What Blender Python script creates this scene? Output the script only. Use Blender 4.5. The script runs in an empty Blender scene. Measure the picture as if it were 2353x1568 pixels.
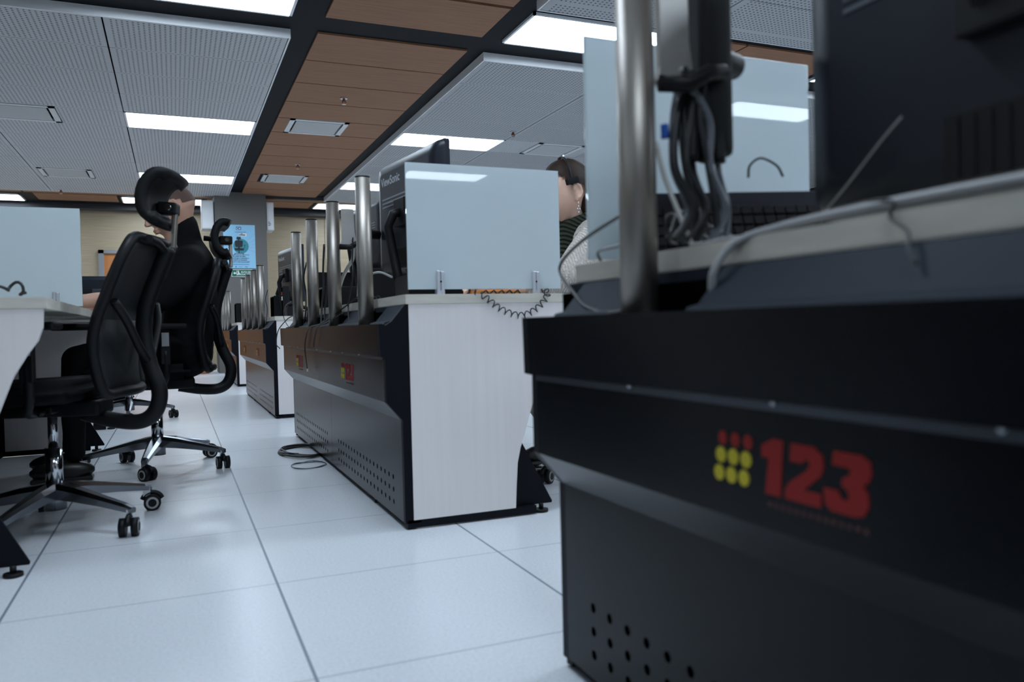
import bpy, bmesh, math, random
from mathutils import Vector, Matrix
random.seed(7)
C = bpy.context.scene.collection
PI = math.pi
V = Vector

# ------------------------------------------------------------------ camera, world, exposure
YAW, PITCH, ROLL, CAMH, FPX = .40069, -.02023, -.02397, .6375, 1826.35
cd = bpy.data.cameras.new('camera'); cam = bpy.data.objects.new('camera', cd); C.objects.link(cam)
_f = V((math.sin(YAW)*math.cos(PITCH), math.cos(YAW)*math.cos(PITCH), math.sin(PITCH)))
_r = V((math.cos(YAW), -math.sin(YAW), 0)); _u = _r.cross(_f)
_r2 = _r*math.cos(ROLL)+_u*math.sin(ROLL); _u2 = -_r*math.sin(ROLL)+_u*math.cos(ROLL)
M3 = Matrix((_r2, _u2, -_f)).transposed()
cam.matrix_world = Matrix.Translation((0, 0, CAMH)) @ M3.to_4x4()
cd.sensor_width = 36; cd.lens = 36*FPX/2353; cd.clip_start = .02; cd.clip_end = 100
cd.dof.use_dof = True; cd.dof.focus_distance = 5.0; cd.dof.aperture_fstop = 3.4
bpy.context.scene.camera = cam
w = bpy.data.worlds.new('world'); bpy.context.scene.world = w; w.use_nodes = True
w.node_tree.nodes['Background'].inputs[0].default_value = (.5, .6, .75, 1)
w.node_tree.nodes['Background'].inputs[1].default_value = .02
vs = bpy.context.scene.view_settings
vs.view_transform = 'Standard'; vs.look = 'None'; vs.gamma = 1; vs.exposure = 0.0; vs.use_curve_mapping = False
LIGHT = 19.0
LCOL = (.73, .865, 1.0)

# ------------------------------------------------------------------ materials
def mat(name, col, rough=.5, metal=0., noise=None, spec=.5, **kw):
    m = bpy.data.materials.new(name); m.use_nodes = True
    nt = m.node_tree; b = nt.nodes['Principled BSDF']
    b.inputs['Base Color'].default_value = (*col, 1); b.inputs['Roughness'].default_value = rough
    b.inputs['Metallic'].default_value = metal; b.inputs['Specular IOR Level'].default_value = spec
    for k, v in kw.items(): b.inputs[k.replace('_', ' ')].default_value = v
    if noise:
        sc, amt, stretch = noise
        tc = nt.nodes.new('ShaderNodeTexCoord'); mp = nt.nodes.new('ShaderNodeMapping'); n = nt.nodes.new('ShaderNodeTexNoise')
        mp.inputs['Scale'].default_value = stretch; n.inputs['Scale'].default_value = sc; n.inputs['Detail'].default_value = 5
        mx = nt.nodes.new('ShaderNodeMix'); mx.data_type = 'RGBA'
        mr = nt.nodes.new('ShaderNodeMapRange'); mr.inputs[1].default_value = .3; mr.inputs[2].default_value = .7
        nt.links.new(tc.outputs['Object'], mp.inputs[0]); nt.links.new(mp.outputs[0], n.inputs[0])
        nt.links.new(n.outputs[0], mr.inputs[0]); nt.links.new(mr.outputs[0], mx.inputs[0])
        mx.inputs[6].default_value = (*[c*(1-amt) for c in col], 1); mx.inputs[7].default_value = (*[min(1, c*(1+amt)) for c in col], 1)
        nt.links.new(mx.outputs[2], b.inputs['Base Color'])
    return m

def math_node(nt, op, a, b=None, c=None):
    n = nt.nodes.new('ShaderNodeMath'); n.operation = op
    for i, x in enumerate((a, b, c)):
        if x is None: continue
        if isinstance(x, (int, float)): n.inputs[i].default_value = x
        else: nt.links.new(x, n.inputs[i])
    return n.outputs[0]

def coords(nt):
    tc = nt.nodes.new('ShaderNodeTexCoord'); s = nt.nodes.new('ShaderNodeSeparateXYZ')
    nt.links.new(tc.outputs['Object'], s.inputs[0]); return s.outputs

def dots_mat(name, base, hole, pitch, rad, x0, px, mx_, y0, py, my_, rough=.6):
    """perforated sheet: round holes on a grid inside every px by py panel, with plain margins"""
    m = mat(name, base, rough); nt = m.node_tree; b = nt.nodes['Principled BSDF']; s = coords(nt)
    def axis(o, o0, p, mg):
        u = math_node(nt, 'MULTIPLY', math_node(nt, 'FRACT', math_node(nt, 'DIVIDE', math_node(nt, 'SUBTRACT', o, o0), p)), p)
        inside = math_node(nt, 'MULTIPLY', math_node(nt, 'GREATER_THAN', u, mg), math_node(nt, 'LESS_THAN', u, p-mg))
        f = math_node(nt, 'SUBTRACT', math_node(nt, 'FRACT', math_node(nt, 'DIVIDE', math_node(nt, 'SUBTRACT', u, mg), pitch)), .5)
        return f, inside
    fx, ix = axis(s[0], x0, px, mx_); fy, iy = axis(s[1], y0, py, my_)
    d = math_node(nt, 'SQRT', math_node(nt, 'ADD', math_node(nt, 'MULTIPLY', fx, fx), math_node(nt, 'MULTIPLY', fy, fy)))
    k = math_node(nt, 'MULTIPLY', math_node(nt, 'MULTIPLY', math_node(nt, 'LESS_THAN', d, rad), ix), iy)
    mx = nt.nodes.new('ShaderNodeMix'); mx.data_type = 'RGBA'; nt.links.new(k, mx.inputs[0])
    mx.inputs[6].default_value = (*base, 1); mx.inputs[7].default_value = (*hole, 1)
    nt.links.new(mx.outputs[2], b.inputs['Base Color'])
    return m

def floor_mat():
    m = mat('floor_tiles', (.6, .64, .7), .24, spec=.5); nt = m.node_tree; b = nt.nodes['Principled BSDF']; s = coords(nt)
    def line(o, o0):
        u = math_node(nt, 'FRACT', math_node(nt, 'DIVIDE', math_node(nt, 'SUBTRACT', o, o0), .6))
        e = math_node(nt, 'ABSOLUTE', math_node(nt, 'SUBTRACT', u, .5))
        return e
    lx = math_node(nt, 'GREATER_THAN', line(s[0], .2185), .4945)
    ly = math_node(nt, 'MULTIPLY', math_node(nt, 'GREATER_THAN', line(s[1], 2.0695), .4945), .45)
    k = math_node(nt, 'MAXIMUM', lx, ly)
    tc = nt.nodes.new('ShaderNodeTexCoord'); n = nt.nodes.new('ShaderNodeTexNoise'); n.inputs['Scale'].default_value = 140; n.inputs['Detail'].default_value = 3
    n2 = nt.nodes.new('ShaderNodeTexNoise'); n2.inputs['Scale'].default_value = 2.5
    nt.links.new(tc.outputs['Object'], n.inputs[0]); nt.links.new(tc.outputs['Object'], n2.inputs[0])
    mr = nt.nodes.new('ShaderNodeMapRange'); mr.inputs[1].default_value = .3; mr.inputs[2].default_value = .6
    nt.links.new(n.outputs[0], mr.inputs[0])
    sp = nt.nodes.new('ShaderNodeMix'); sp.data_type = 'RGBA'; nt.links.new(mr.outputs[0], sp.inputs[0])
    sp.inputs[6].default_value = (.58, .61, .655, 1); sp.inputs[7].default_value = (.66, .69, .73, 1)
    mx = nt.nodes.new('ShaderNodeMix'); mx.data_type = 'RGBA'; nt.links.new(k, mx.inputs[0])
    nt.links.new(sp.outputs[2], mx.inputs[6]); mx.inputs[7].default_value = (.20, .23, .28, 1)
    nt.links.new(mx.outputs[2], b.inputs['Base Color'])
    mr2 = nt.nodes.new('ShaderNodeMapRange'); mr2.inputs[3].default_value = .24; mr2.inputs[4].default_value = .29
    b.inputs['Roughness'].default_value = .27
    return m

def emit(name, col, st):
    m = bpy.data.materials.new(name); m.use_nodes = True; nt = m.node_tree
    nt.nodes.remove(nt.nodes['Principled BSDF']); e = nt.nodes.new('ShaderNodeEmission')
    e.inputs[0].default_value = (*col, 1); e.inputs[1].default_value = st
    nt.links.new(e.outputs[0], nt.nodes['Material Output'].inputs[0]); return m

def frosted():
    m = bpy.data.materials.new('frosted_glass'); m.use_nodes = True; nt = m.node_tree; b = nt.nodes['Principled BSDF']
    b.inputs['Base Color'].default_value = (.66, .80, .90, 1); b.inputs['Roughness'].default_value = .30
    b.inputs['Transmission Weight'].default_value = 1; b.inputs['IOR'].default_value = 1.15
    d = nt.nodes.new('ShaderNodeBsdfDiffuse'); d.inputs[0].default_value = (.86, .955, 1.0, 1)
    t = nt.nodes.new('ShaderNodeBsdfTranslucent'); t.inputs[0].default_value = (.89, .97, 1.0, 1)
    a = nt.nodes.new('ShaderNodeMixShader'); a.inputs[0].default_value = .5
    nt.links.new(d.outputs[0], a.inputs[1]); nt.links.new(t.outputs[0], a.inputs[2])
    c = nt.nodes.new('ShaderNodeMixShader'); c.inputs[0].default_value = .05
    nt.links.new(a.outputs[0], c.inputs[1]); nt.links.new(b.outputs[0], c.inputs[2])
    g = nt.nodes.new('ShaderNodeBsdfGlossy'); g.inputs['Roughness'].default_value = .02
    fr = nt.nodes.new('ShaderNodeFresnel'); fr.inputs[0].default_value = 1.5
    e = nt.nodes.new('ShaderNodeMixShader'); nt.links.new(fr.outputs[0], e.inputs[0])
    nt.links.new(c.outputs[0], e.inputs[1]); nt.links.new(g.outputs[0], e.inputs[2])
    nt.links.new(e.outputs[0], nt.nodes['Material Output'].inputs[0]); return m

def cable_knit():
    m = mat('cream_cable_knit', (.62, .57, .52), .9); nt = m.node_tree; b = nt.nodes['Principled BSDF']
    tc = nt.nodes.new('ShaderNodeTexCoord'); wv = nt.nodes.new('ShaderNodeTexWave'); wv.inputs['Scale'].default_value = 34
    wv.inputs['Distortion'].default_value = 4; wv.inputs['Detail'].default_value = 2; wv.inputs['Detail Scale'].default_value = 3
    vo = nt.nodes.new('ShaderNodeTexVoronoi'); vo.inputs['Scale'].default_value = 90
    nt.links.new(tc.outputs['Object'], wv.inputs[0]); nt.links.new(tc.outputs['Object'], vo.inputs[0])
    add = math_node(nt, 'ADD', wv.outputs['Fac'], vo.outputs['Distance'])
    bp = nt.nodes.new('ShaderNodeBump'); bp.inputs['Strength'].default_value = 1; bp.inputs['Distance'].default_value = .0045
    nt.links.new(add, bp.inputs['Height']); nt.links.new(bp.outputs[0], b.inputs['Normal']); return m

def ribbed(name, col):
    m = mat(name, col, .95); nt = m.node_tree; b = nt.nodes['Principled BSDF']
    tc = nt.nodes.new('ShaderNodeTexCoord'); mp = nt.nodes.new('ShaderNodeMapping'); mp.inputs['Rotation'].default_value = (0, -.6, 0)
    wv = nt.nodes.new('ShaderNodeTexWave'); wv.bands_direction = 'Z'; wv.inputs['Scale'].default_value = 22; wv.inputs['Distortion'].default_value = 1.5
    nt.links.new(tc.outputs['Object'], mp.inputs[0]); nt.links.new(mp.outputs[0], wv.inputs[0])
    bp = nt.nodes.new('ShaderNodeBump'); bp.inputs['Strength'].default_value = 1; bp.inputs['Distance'].default_value = .01
    nt.links.new(wv.outputs['Fac'], bp.inputs['Height']); nt.links.new(bp.outputs[0], b.inputs['Normal'])
    mx = nt.nodes.new('ShaderNodeMix'); mx.data_type = 'RGBA'; nt.links.new(wv.outputs['Fac'], mx.inputs[0])
    mx.inputs[6].default_value = (*[c*.6 for c in col], 1); mx.inputs[7].default_value = (*[c*1.1 for c in col], 1)
    nt.links.new(mx.outputs[2], b.inputs['Base Color']); return m

M = dict(
    floor=floor_mat(),
    black_ceil=mat('black_ceiling_paint', (.003, .004, .0065), .6, spec=.12),
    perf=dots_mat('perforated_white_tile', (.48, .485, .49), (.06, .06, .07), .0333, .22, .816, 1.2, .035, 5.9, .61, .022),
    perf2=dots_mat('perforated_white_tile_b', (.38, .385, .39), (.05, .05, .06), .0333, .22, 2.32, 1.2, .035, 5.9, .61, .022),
    rim=mat('white_rim_metal', (.72, .73, .75), .35),
    wood=mat('walnut_ceiling_plank', (.25, .118, .060), .7, noise=(6, .16, (.6, 14, 1))),
    wallwood=mat('pale_wood_wall', (.31, .245, .16), .55, noise=(5, .15, (.5, 1, 14))),
    column=mat('grey_column_paint', (.12, .115, .11), .7),
    trimdark=mat('dark_trim', (.03, .03, .034), .5),
    door=mat('orange_brown_wood', (.42, .16, .05), .4, noise=(4, .12, (3, 1, .4))),
    silver=mat('silver_metal', (.6, .62, .65), .3, 1),
    diff=emit('light_diffuser', LCOL, LIGHT),
    lam=mat('white_grained_laminate', (.74, .70, .69), .5, noise=(5, .025, (10, 1, .35))),
    top=mat('grey_oak_worktop', (.56, .53, .47), .55, noise=(7, .10, (1, 1, 6))),
    black=mat('black_powder_coat', (.0016, .0028, .006), .5, spec=.15),
    steel=mat('charcoal_sheet_steel', (.0024, .0034, .0058), .27, .0, spec=.18),
    cover=mat('slate_sheet_steel', (.014, .020, .031), .65, .0, spec=.15),
    perfsteel=None,
    pole=mat('brushed_aluminium_pole', (.33, .305, .28), .46, 1),
    lip=mat('bare_steel_lip', (.09, .10, .12), .35, .8),
    rod=mat('satin_steel_bar', (.55, .51, .46), .32, 1),
    chrome=mat('polished_chrome', (.62, .64, .67), .12, 1),
    darkchrome=mat('polished_dark_aluminium', (.20, .21, .23), .22, 1),
    alu=mat('cast_aluminium', (.50, .49, .47), .42, .9, noise=(10, .1, (1, 1, 1))),
    clamp=mat('satin_aluminium_clamp', (.62, .64, .70), .35, .7),
    plastic=mat('black_plastic', (.004, .0044, .0058), .5, spec=.25),
    softblack=mat('black_fabric', (.005, .005, .006), .9, spec=.2),
    mesh=None,
    pad=mat('black_padded_vinyl', (.004, .0044, .0055), .6, spec=.2),
    shell=mat('dark_grey_monitor_shell', (.007, .010, .018), .40, spec=.35),
    shellline=mat('monitor_shell_stripe', (.10, .11, .13), .3),
    logo=mat('silver_print', (.42, .44, .47), .4),
    screen=mat('dark_blue_screen', (.004, .01, .05), .25),
    red=mat('red_print', (.26, .016, .014), .6, spec=.2),
    darkred=mat('dark_red_print', (.05, .012, .012), .5),
    yellow=mat('yellow_print', (.50, .42, .03), .6, spec=.2),
    hole=mat('dark_hole', (.002, .002, .002), 1, spec=0),
    wire=mat('black_cable', (.012, .013, .016), .45),
    greywire=mat('grey_cable', (.33, .33, .335), .5),
    whitewire=mat('pale_cable', (.55, .55, .52), .5),
    bluewire=mat('blue_plug', (.02, .10, .45), .4),
    glass=frosted(),
    glassedge=mat('glass_edge', (.5, .6, .66), .2),
    ventface=mat('grey_vent_plate', (.42, .43, .43), .5),
    ventframe=mat('white_vent_frame', (.62, .63, .64), .4),
    poster=mat('light_blue_poster', (.26, .52, .72), .5),
    posterlight=mat('paler_blue_ray', (.26, .47, .68), .5),
    teal=mat('teal_disc', (.03, .22, .27), .5),
    ink=mat('black_ink', (.008, .012, .022), .6),
    navy=mat('navy_ink', (.03, .10, .30), .6),
    white=mat('white_print', (.75, .8, .82), .5),
    green=mat('green_sign', (.0, .11, .062), .45),
    skin_m=mat('tan_skin', (.50, .28, .20), .5, Subsurface_Weight=.05),
    skin_w=mat('warm_skin', (.76, .48, .37), .55, Subsurface_Weight=.05),
    lips=mat('lip_skin', (.35, .10, .08), .5),
    hairb=mat('dark_brown_hair', (.022, .010, .006), .6, spec=.25, noise=(30, .5, (1, 1, 8))),
    hairs=mat('cropped_black_hair', (.085, .05, .038), .6, spec=.3),
    jacket=mat('black_jacket', (.004, .004, .005), .9, spec=.15),
    knit=cable_knit(), scarf=ribbed('dark_green_rib_knit', (.022, .032, .018)),
    beige=mat('beige_trousers', (.42, .38, .32), .8),
    shoe=mat('black_shoe', (.01, .01, .01), .4),
    orange=mat('orange_cloth', (.60, .22, .05), .7),
    beam=mat('pale_sticker', (.7, .7, .7), .5),
)
def perf_steel():
    m = mat('perforated_charcoal_steel', (.0036, .0044, .0065), .27, 0, spec=.19); nt = m.node_tree; b = nt.nodes['Principled BSDF']; s = coords(nt)
    # rows of round vent holes: y pitch .056, z pitch .041
    fy = math_node(nt, 'SUBTRACT', math_node(nt, 'FRACT', math_node(nt, 'DIVIDE', s[1], .056)), .5)
    fz = math_node(nt, 'SUBTRACT', math_node(nt, 'FRACT', math_node(nt, 'DIVIDE', math_node(nt, 'SUBTRACT', s[2], .0445), .041)), .5)
    fy = math_node(nt, 'MULTIPLY', fy, .056); fz = math_node(nt, 'MULTIPLY', fz, .041)
    d = math_node(nt, 'SQRT', math_node(nt, 'ADD', math_node(nt, 'MULTIPLY', fy, fy), math_node(nt, 'MULTIPLY', fz, fz)))
    k = math_node(nt, 'LESS_THAN', d, .0085)
    zin = math_node(nt, 'MULTIPLY', math_node(nt, 'GREATER_THAN', s[2], .0445), math_node(nt, 'LESS_THAN', s[2], .1675))
    yy = math_node(nt, 'FRACT', math_node(nt, 'DIVIDE', s[1], 1.25))
    yin = math_node(nt, 'MULTIPLY', math_node(nt, 'GREATER_THAN', yy, .09), math_node(nt, 'LESS_THAN', yy, .91))
    k = math_node(nt, 'MULTIPLY', math_node(nt, 'MULTIPLY', k, zin), yin)
    mx = nt.nodes.new('ShaderNodeMix'); mx.data_type = 'RGBA'; nt.links.new(k, mx.inputs[0])
    mx.inputs[6].default_value = (.0055, .0062, .0085, 1); mx.inputs[7].default_value = (.0005, .0005, .0005, 1)
    nt.links.new(mx.outputs[2], b.inputs['Base Color'])
    nt.links.new(math_node(nt, 'SUBTRACT', .19, math_node(nt, 'MULTIPLY', k, .19)), b.inputs['Specular IOR Level'])
    return m
M['perfsteel'] = perf_steel()
def mesh_mat():
    m = bpy.data.materials.new('black_chair_mesh'); m.use_nodes = True; nt = m.node_tree; b = nt.nodes['Principled BSDF']
    b.inputs['Base Color'].default_value = (.008, .009, .011, 1); b.inputs['Roughness'].default_value = .6
    t = nt.nodes.new('ShaderNodeBsdfTransparent'); mx = nt.nodes.new('ShaderNodeMixShader'); mx.inputs[0].default_value = .95
    nt.links.new(t.outputs[0], mx.inputs[1]); nt.links.new(b.outputs[0], mx.inputs[2])
    nt.links.new(mx.outputs[0], nt.nodes['Material Output'].inputs[0]); return m
M['mesh'] = mesh_mat()

# ------------------------------------------------------------------ mesh helpers
class MB:
    def __init__(s): s.bm = bmesh.new()
    def box(s, x0, x1, y0, y1, z0, z1, bev=0, mi=0, mtx=None):
        b = bmesh.new()
        vs_ = [b.verts.new((x, y, z)) for x in (x0, x1) for y in (y0, y1) for z in (z0, z1)]
        for f in ((0, 1, 3, 2), (4, 6, 7, 5), (0, 4, 5, 1), (2, 3, 7, 6), (0, 2, 6, 4), (1, 5, 7, 3)): b.faces.new([vs_[i] for i in f])
        if bev: bmesh.ops.bevel(b, geom=list(b.edges), offset=bev, segments=3, affect='EDGES', profile=.6)
        s.merge(b, mi, mtx); return s
    def merge(s, b, mi=0, mtx=None):
        if mtx is not None: bmesh.ops.transform(b, matrix=mtx, verts=b.verts)
        vm = {v: s.bm.verts.new(v.co) for v in b.verts}
        for f in b.faces:
            try: nf = s.bm.faces.new([vm[v] for v in f.verts]); nf.material_index = mi; nf.smooth = f.smooth
            except ValueError: pass
        b.free()
    def prism(s, pts, axis, a0, a1, mi=0, mtx=None, bev=0):
        """pts: 2D outline; axis 'y': pts are (x,z) extruded y a0..a1; 'x': (y,z); 'z': (x,y)"""
        b = bmesh.new()
        def P(p, a): return {'y': (p[0], a, p[1]), 'x': (a, p[0], p[1]), 'z': (p[0], p[1], a)}[axis]
        A = [b.verts.new(P(p, a0)) for p in pts]; B = [b.verts.new(P(p, a1)) for p in pts]; n = len(pts)
        b.faces.new(A); b.faces.new(B[::-1])
        for i in range(n): b.faces.new((A[i], B[i], B[(i+1) % n], A[(i+1) % n]))
        bmesh.ops.recalc_face_normals(b, faces=b.faces)
        if bev: bmesh.ops.bevel(b, geom=list(b.edges), offset=bev, segments=2, affect='EDGES')
        s.merge(b, mi, mtx); return s
    def tube(s, pts, r, seg=10, mi=0, caps=True, mtx=None):
        pts = [V(p) for p in pts]; n = len(pts); b = bmesh.new(); rings = []
        rr = r if isinstance(r, (list, tuple)) else [r]*n
        up = None
        for i, p in enumerate(pts):
            t = (pts[min(i+1, n-1)]-pts[max(i-1, 0)]).normalized()
            if up is None: up = t.orthogonal().normalized()
            up = (up-t*up.dot(t))
            up = up.normalized() if up.length > 1e-6 else t.orthogonal().normalized()
            q = t.cross(up)
            rings.append([b.verts.new(p+(up*math.cos(2*PI*k/seg)+q*math.sin(2*PI*k/seg))*rr[i]) for k in range(seg)])
        for i in range(n-1):
            for k in range(seg):
                f = b.faces.new((rings[i][k], rings[i][(k+1) % seg], rings[i+1][(k+1) % seg], rings[i+1][k])); f.smooth = True
        if caps: b.faces.new(rings[0][::-1]); b.faces.new(rings[-1])
        s.merge(b, mi, mtx); return s
    def cyl(s, p0, p1, r, seg=20, mi=0, mtx=None, r2=None): return s.tube([p0, p1], [r, r if r2 is None else r2], seg, mi, mtx=mtx)
    def ball(s, c, r, mi=0, seg=14, mtx=None):
        b = bmesh.new(); bmesh.ops.create_uvsphere(b, u_segments=seg, v_segments=seg//2+2, radius=1)
        rv = V(r) if isinstance(r, (tuple, list)) else V((r, r, r))
        for v in b.verts: v.co = V((v.co.x*rv.x, v.co.y*rv.y, v.co.z*rv.z))+V(c)
        for f in b.faces: f.smooth = True
        s.merge(b, mi, mtx); return s
    def torus(s, c, R, r, ax='z', mi=0, seg=20, a0=0, a1=2*PI):
        pts = []
        for i in range(seg+1):
            a = a0+(a1-a0)*i/seg; u, v = R*math.cos(a), R*math.sin(a)
            pts.append(V(c)+V({'z': (u, v, 0), 'y': (u, 0, v), 'x': (0, u, v)}[ax]))
        return s.tube(pts, r, 8, mi, caps=(a1-a0) < 6.2)
    def sheet(s, rows, th=0, mi=0):
        """grid of points -> smooth surface; th thickness by solidify along normals"""
        b = bmesh.new(); g = [[b.verts.new(p) for p in r] for r in rows]
        for i in range(len(g)-1):
            for j in range(len(g[0])-1):
                f = b.faces.new((g[i][j], g[i][j+1], g[i+1][j+1], g[i+1][j])); f.smooth = True
        if th: bmesh.ops.recalc_face_normals(b, faces=b.faces); bmesh.ops.solidify(b, geom=b.faces[:], thickness=th)
        s.merge(b, mi); return s
    def build(s, name, m, parent=None, mods=None, smooth_all=False):
        me = bpy.data.meshes.new(name); bmesh.ops.recalc_face_normals(s.bm, faces=s.bm.faces)
        if smooth_all:
            for f in s.bm.faces: f.smooth = True
        s.bm.to_mesh(me); s.bm.free()
        for x in (m if isinstance(m, (list, tuple)) else [m]): me.materials.append(x)
        o = bpy.data.objects.new(name, me); C.objects.link(o)
        if parent: o.parent = parent
        return o

def tag(o, label, cat, group=None, kind=None):
    if label: o['label'] = label
    if cat: o['category'] = cat
    if group: o['group'] = group
    if kind: o['kind'] = kind
    return o
def empty(name, loc, label, cat, rz=0, group=None):
    o = bpy.data.objects.new(name, None); C.objects.link(o); o.location = loc; o.rotation_euler = (0, 0, rz)
    o.empty_display_size = .1
    return tag(o, label, cat, group)
def struct(o, label=None): o['kind'] = 'structure'; o['label'] = label or ''; return o
def copy_tree(o, loc=None, rz=None, label=None, group=None, parent=None):
    c = o.copy(); C.objects.link(c)
    if parent: c.parent = parent
    for ch in list(o.children): copy_tree(ch, parent=c)
    if loc is not None: c.location = loc
    if rz is not None: c.rotation_euler = (0, 0, rz)
    if label: c['label'] = label
    if group: c['group'] = group
    return c

def smooth_path(pts, n=8):
    P = [V(p) for p in pts]; out = []
    P = [P[0]*2-P[1]]+P+[P[-1]*2-P[-2]]
    for i in range(1, len(P)-2):
        for k in range(n):
            t = k/n; a, b, c, d = P[i-1], P[i], P[i+1], P[i+2]
            out.append(.5*((2*b)+(c-a)*t+(2*a-5*b+4*c-d)*t*t+(-a+3*b-3*c+d)*t**3))
    out.append(P[-2]); return out

def text_obj(name, s, size, m, parent, mtx, bold=0, ax='LEFT', ext=.0006):
    cu = bpy.data.curves.new(name, 'FONT'); cu.body = s; cu.size = size; cu.extrude = ext; cu.offset = bold; cu.align_x = ax
    cu.resolution_u = 3
    t = bpy.data.objects.new(name, cu); C.objects.link(t)
    dg = bpy.context.evaluated_depsgraph_get(); me = bpy.data.meshes.new_from_object(t.evaluated_get(dg))
    bpy.data.objects.remove(t); me.materials.clear(); me.materials.append(m)
    me.transform(mtx); o = bpy.data.objects.new(name, me); C.objects.link(o); o.parent = parent
    return o
def face_mtx(origin, right, up):
    r = V(right).normalized(); u = V(up).normalized(); n = r.cross(u)
    return Matrix.Translation(origin) @ Matrix((r, u, n)).transposed().to_4x4()
FACE_NY = lambda x, y, z: face_mtx((x, y, z), (1, 0, 0), (0, 0, 1))      # read from -y
FACE_NX = lambda x, y, z: face_mtx((x, y, z), (0, -1, 0), (0, 0, 1))     # read from -x

# ------------------------------------------------------------------ room shell
X0, X1, Y0, Y1, HC = -6.6, 10.2, -8.0, 15.0, 2.80
struct(MB().box(X0-.1, X1+.1, Y0-.1, Y1+.1, -.1, 0).build('floor', M['floor']), 'pale grey raised floor of square tiles with dark joints')
ceil = struct(MB().box(X0-.1, X1+.1, Y0-.1, Y1+.1, HC, HC+.1).build('ceiling', M['black_ceil']), 'black ceiling with hanging bays of white and wooden panels')
# far wall in pale wood panels with joints
wl = MB()
xs = [X0, -5.6, -3.9, -2.85, -1.72, -.25, 1.18, 2.62, 4.05, 5.5, 7.0, 8.6, X1]
for a, b in zip(xs[:-1], xs[1:]): wl.box(a+.004, b-.004, Y1, Y1+.06, 0, 2.72)
wl.box(X0, X1, Y1+.03, Y1+.1, 0, HC, mi=1)
struct(wl.build('wall_back', [M['wallwood'], M['trimdark']]), 'far wall clad in pale horizontal-grain wood')
struct(MB().box(X0, X1, Y1-.25, Y1+.02, 2.715, HC).build('trim_1', M['trimdark']), 'dark trim at the top of the far wall')
struct(MB().box(X0-.1, X0, Y0, Y1, 0, HC).build('wall_left', M['wallwood']))
struct(MB().box(X1, X1+.1, Y0, Y1, 0, HC).build('wall_right', M['wallwood']))
struct(MB().box(X0, X1, Y0-.1, Y0, 0, HC).build('wall_front', M['wallwood']))

def bay(xa, nx, sx, ya, ny, m, skip=(), rim=True):
    """white perforated bay hung below the black ceiling; xa start edge, sx direction"""
    t = MB(); ZP = 2.735
    for i in range(nx):
        for j in range(ny):
            if (i, j) in skip: continue
            a = xa+sx*1.2*i; b = xa+sx*1.2*(i+1)
            t.box(min(a, b)+.006, max(a, b)-.006, ya+.61*j+.004, ya+.61*(j+1)-.004, ZP, ZP+.012)
    o = t.build('perforated_panel_bay', m, ceil)
    xb = xa+sx*1.2*nx; yb = ya+.61*ny; lo, hi = min(xa, xb), max(xa, xb)
    r = MB()
    r.box(lo-.012, hi+.012, ya-.012, ya, ZP-.003, HC-.002); r.box(lo-.012, hi+.012, yb, yb+.012, ZP-.003, HC-.002)
    r.box(lo-.012, lo, ya, yb, ZP-.003, HC-.002); r.box(hi, hi+.012, ya, yb, ZP-.003, HC-.002)
    r.build('bay_rim', M['rim'], ceil)
LROWS = (4, 9)
sl = {(0, 4), (0, 9)}
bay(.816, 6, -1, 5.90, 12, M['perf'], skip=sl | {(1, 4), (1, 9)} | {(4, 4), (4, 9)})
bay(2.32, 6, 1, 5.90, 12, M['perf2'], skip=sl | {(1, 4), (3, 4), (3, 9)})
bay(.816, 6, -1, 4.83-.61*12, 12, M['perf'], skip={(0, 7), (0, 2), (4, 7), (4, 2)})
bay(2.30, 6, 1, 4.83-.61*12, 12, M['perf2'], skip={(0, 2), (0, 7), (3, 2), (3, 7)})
# plain infill plates around the smaller vents of the skipped cells are made with the vents below
# wooden strip
wd = MB(); y = 5.87
k = 0
while y < 13.1:
    y2 = y+.61
    if k in (4, 9):
        wd.box(1.02, 1.145, y+.008, y2-.008, 2.785, HC); wd.box(1.745, 2.17, y+.008, y2-.008, 2.785, HC)
    else: wd.box(1.02, 2.17, y+.008, y2-.008, 2.785, HC)
    y = y2; k += 1
wd.box(1.02, 2.17, 5.0, 5.56, 2.785, HC)
for i in range(16): wd.box(1.02, 2.17, 4.97-.61*(i+1)+.008, 4.97-.61*i-.008, 2.785, HC)
for a, b in ((.55, 2.25), (-1.9, -.75), (3.5, 6.2), (6.25, 9.5), (-5.9, -3.6)): wd.box(a, b-.02, 13.75, 14.4, 2.785, HC)
wd.box(-2.0, 9.8, 13.33, 13.7, 2.785, HC); wd.box(-6.3, -2.03, 13.33, 13.7, 2.785, HC)
for a, b in ((3.62, 4.20), (4.22, 5.25)): wd.box(a, b, 5.05, 5.6, 2.785, HC)
wd.box(7.7, 9.5, 5.05, 5.6, 2.785, HC); wd.box(-3.4, -2.2, 5.05, 5.6, 2.785, HC)
wd.build('wooden_ceiling_strip', M['wood'], ceil)
MB().box(1.02, 2.33, 13.20, 13.30, 2.745, HC).build('dark_end_beam', M['trimdark'], ceil)
# column
struct(MB().box(.616, 1.376, 13.05, 13.8, 0, HC).build('trim_2', M['column']), 'grey painted square column')

# door in the far wall
d = MB().box(-1.06, -.12, Y1-.03, Y1+.01, 0, 2.0).build('door_1', M['door']); struct(d, 'orange brown wooden door in a silver frame')
MB().box(-1.14, -1.06, Y1-.06, Y1, 0, 2.06).box(-.12, -.04, Y1-.06, Y1, 0, 2.06).box(-1.14, -.04, Y1-.06, Y1, 2.0, 2.06).build('door_frame', M['silver'], d)
MB().tube([(-.2, Y1-.03, 1.0), (-.2, Y1-.08, 1.0), (-.3, Y1-.08, 1.0)], .01).build('door_handle', M['silver'], d)

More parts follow.
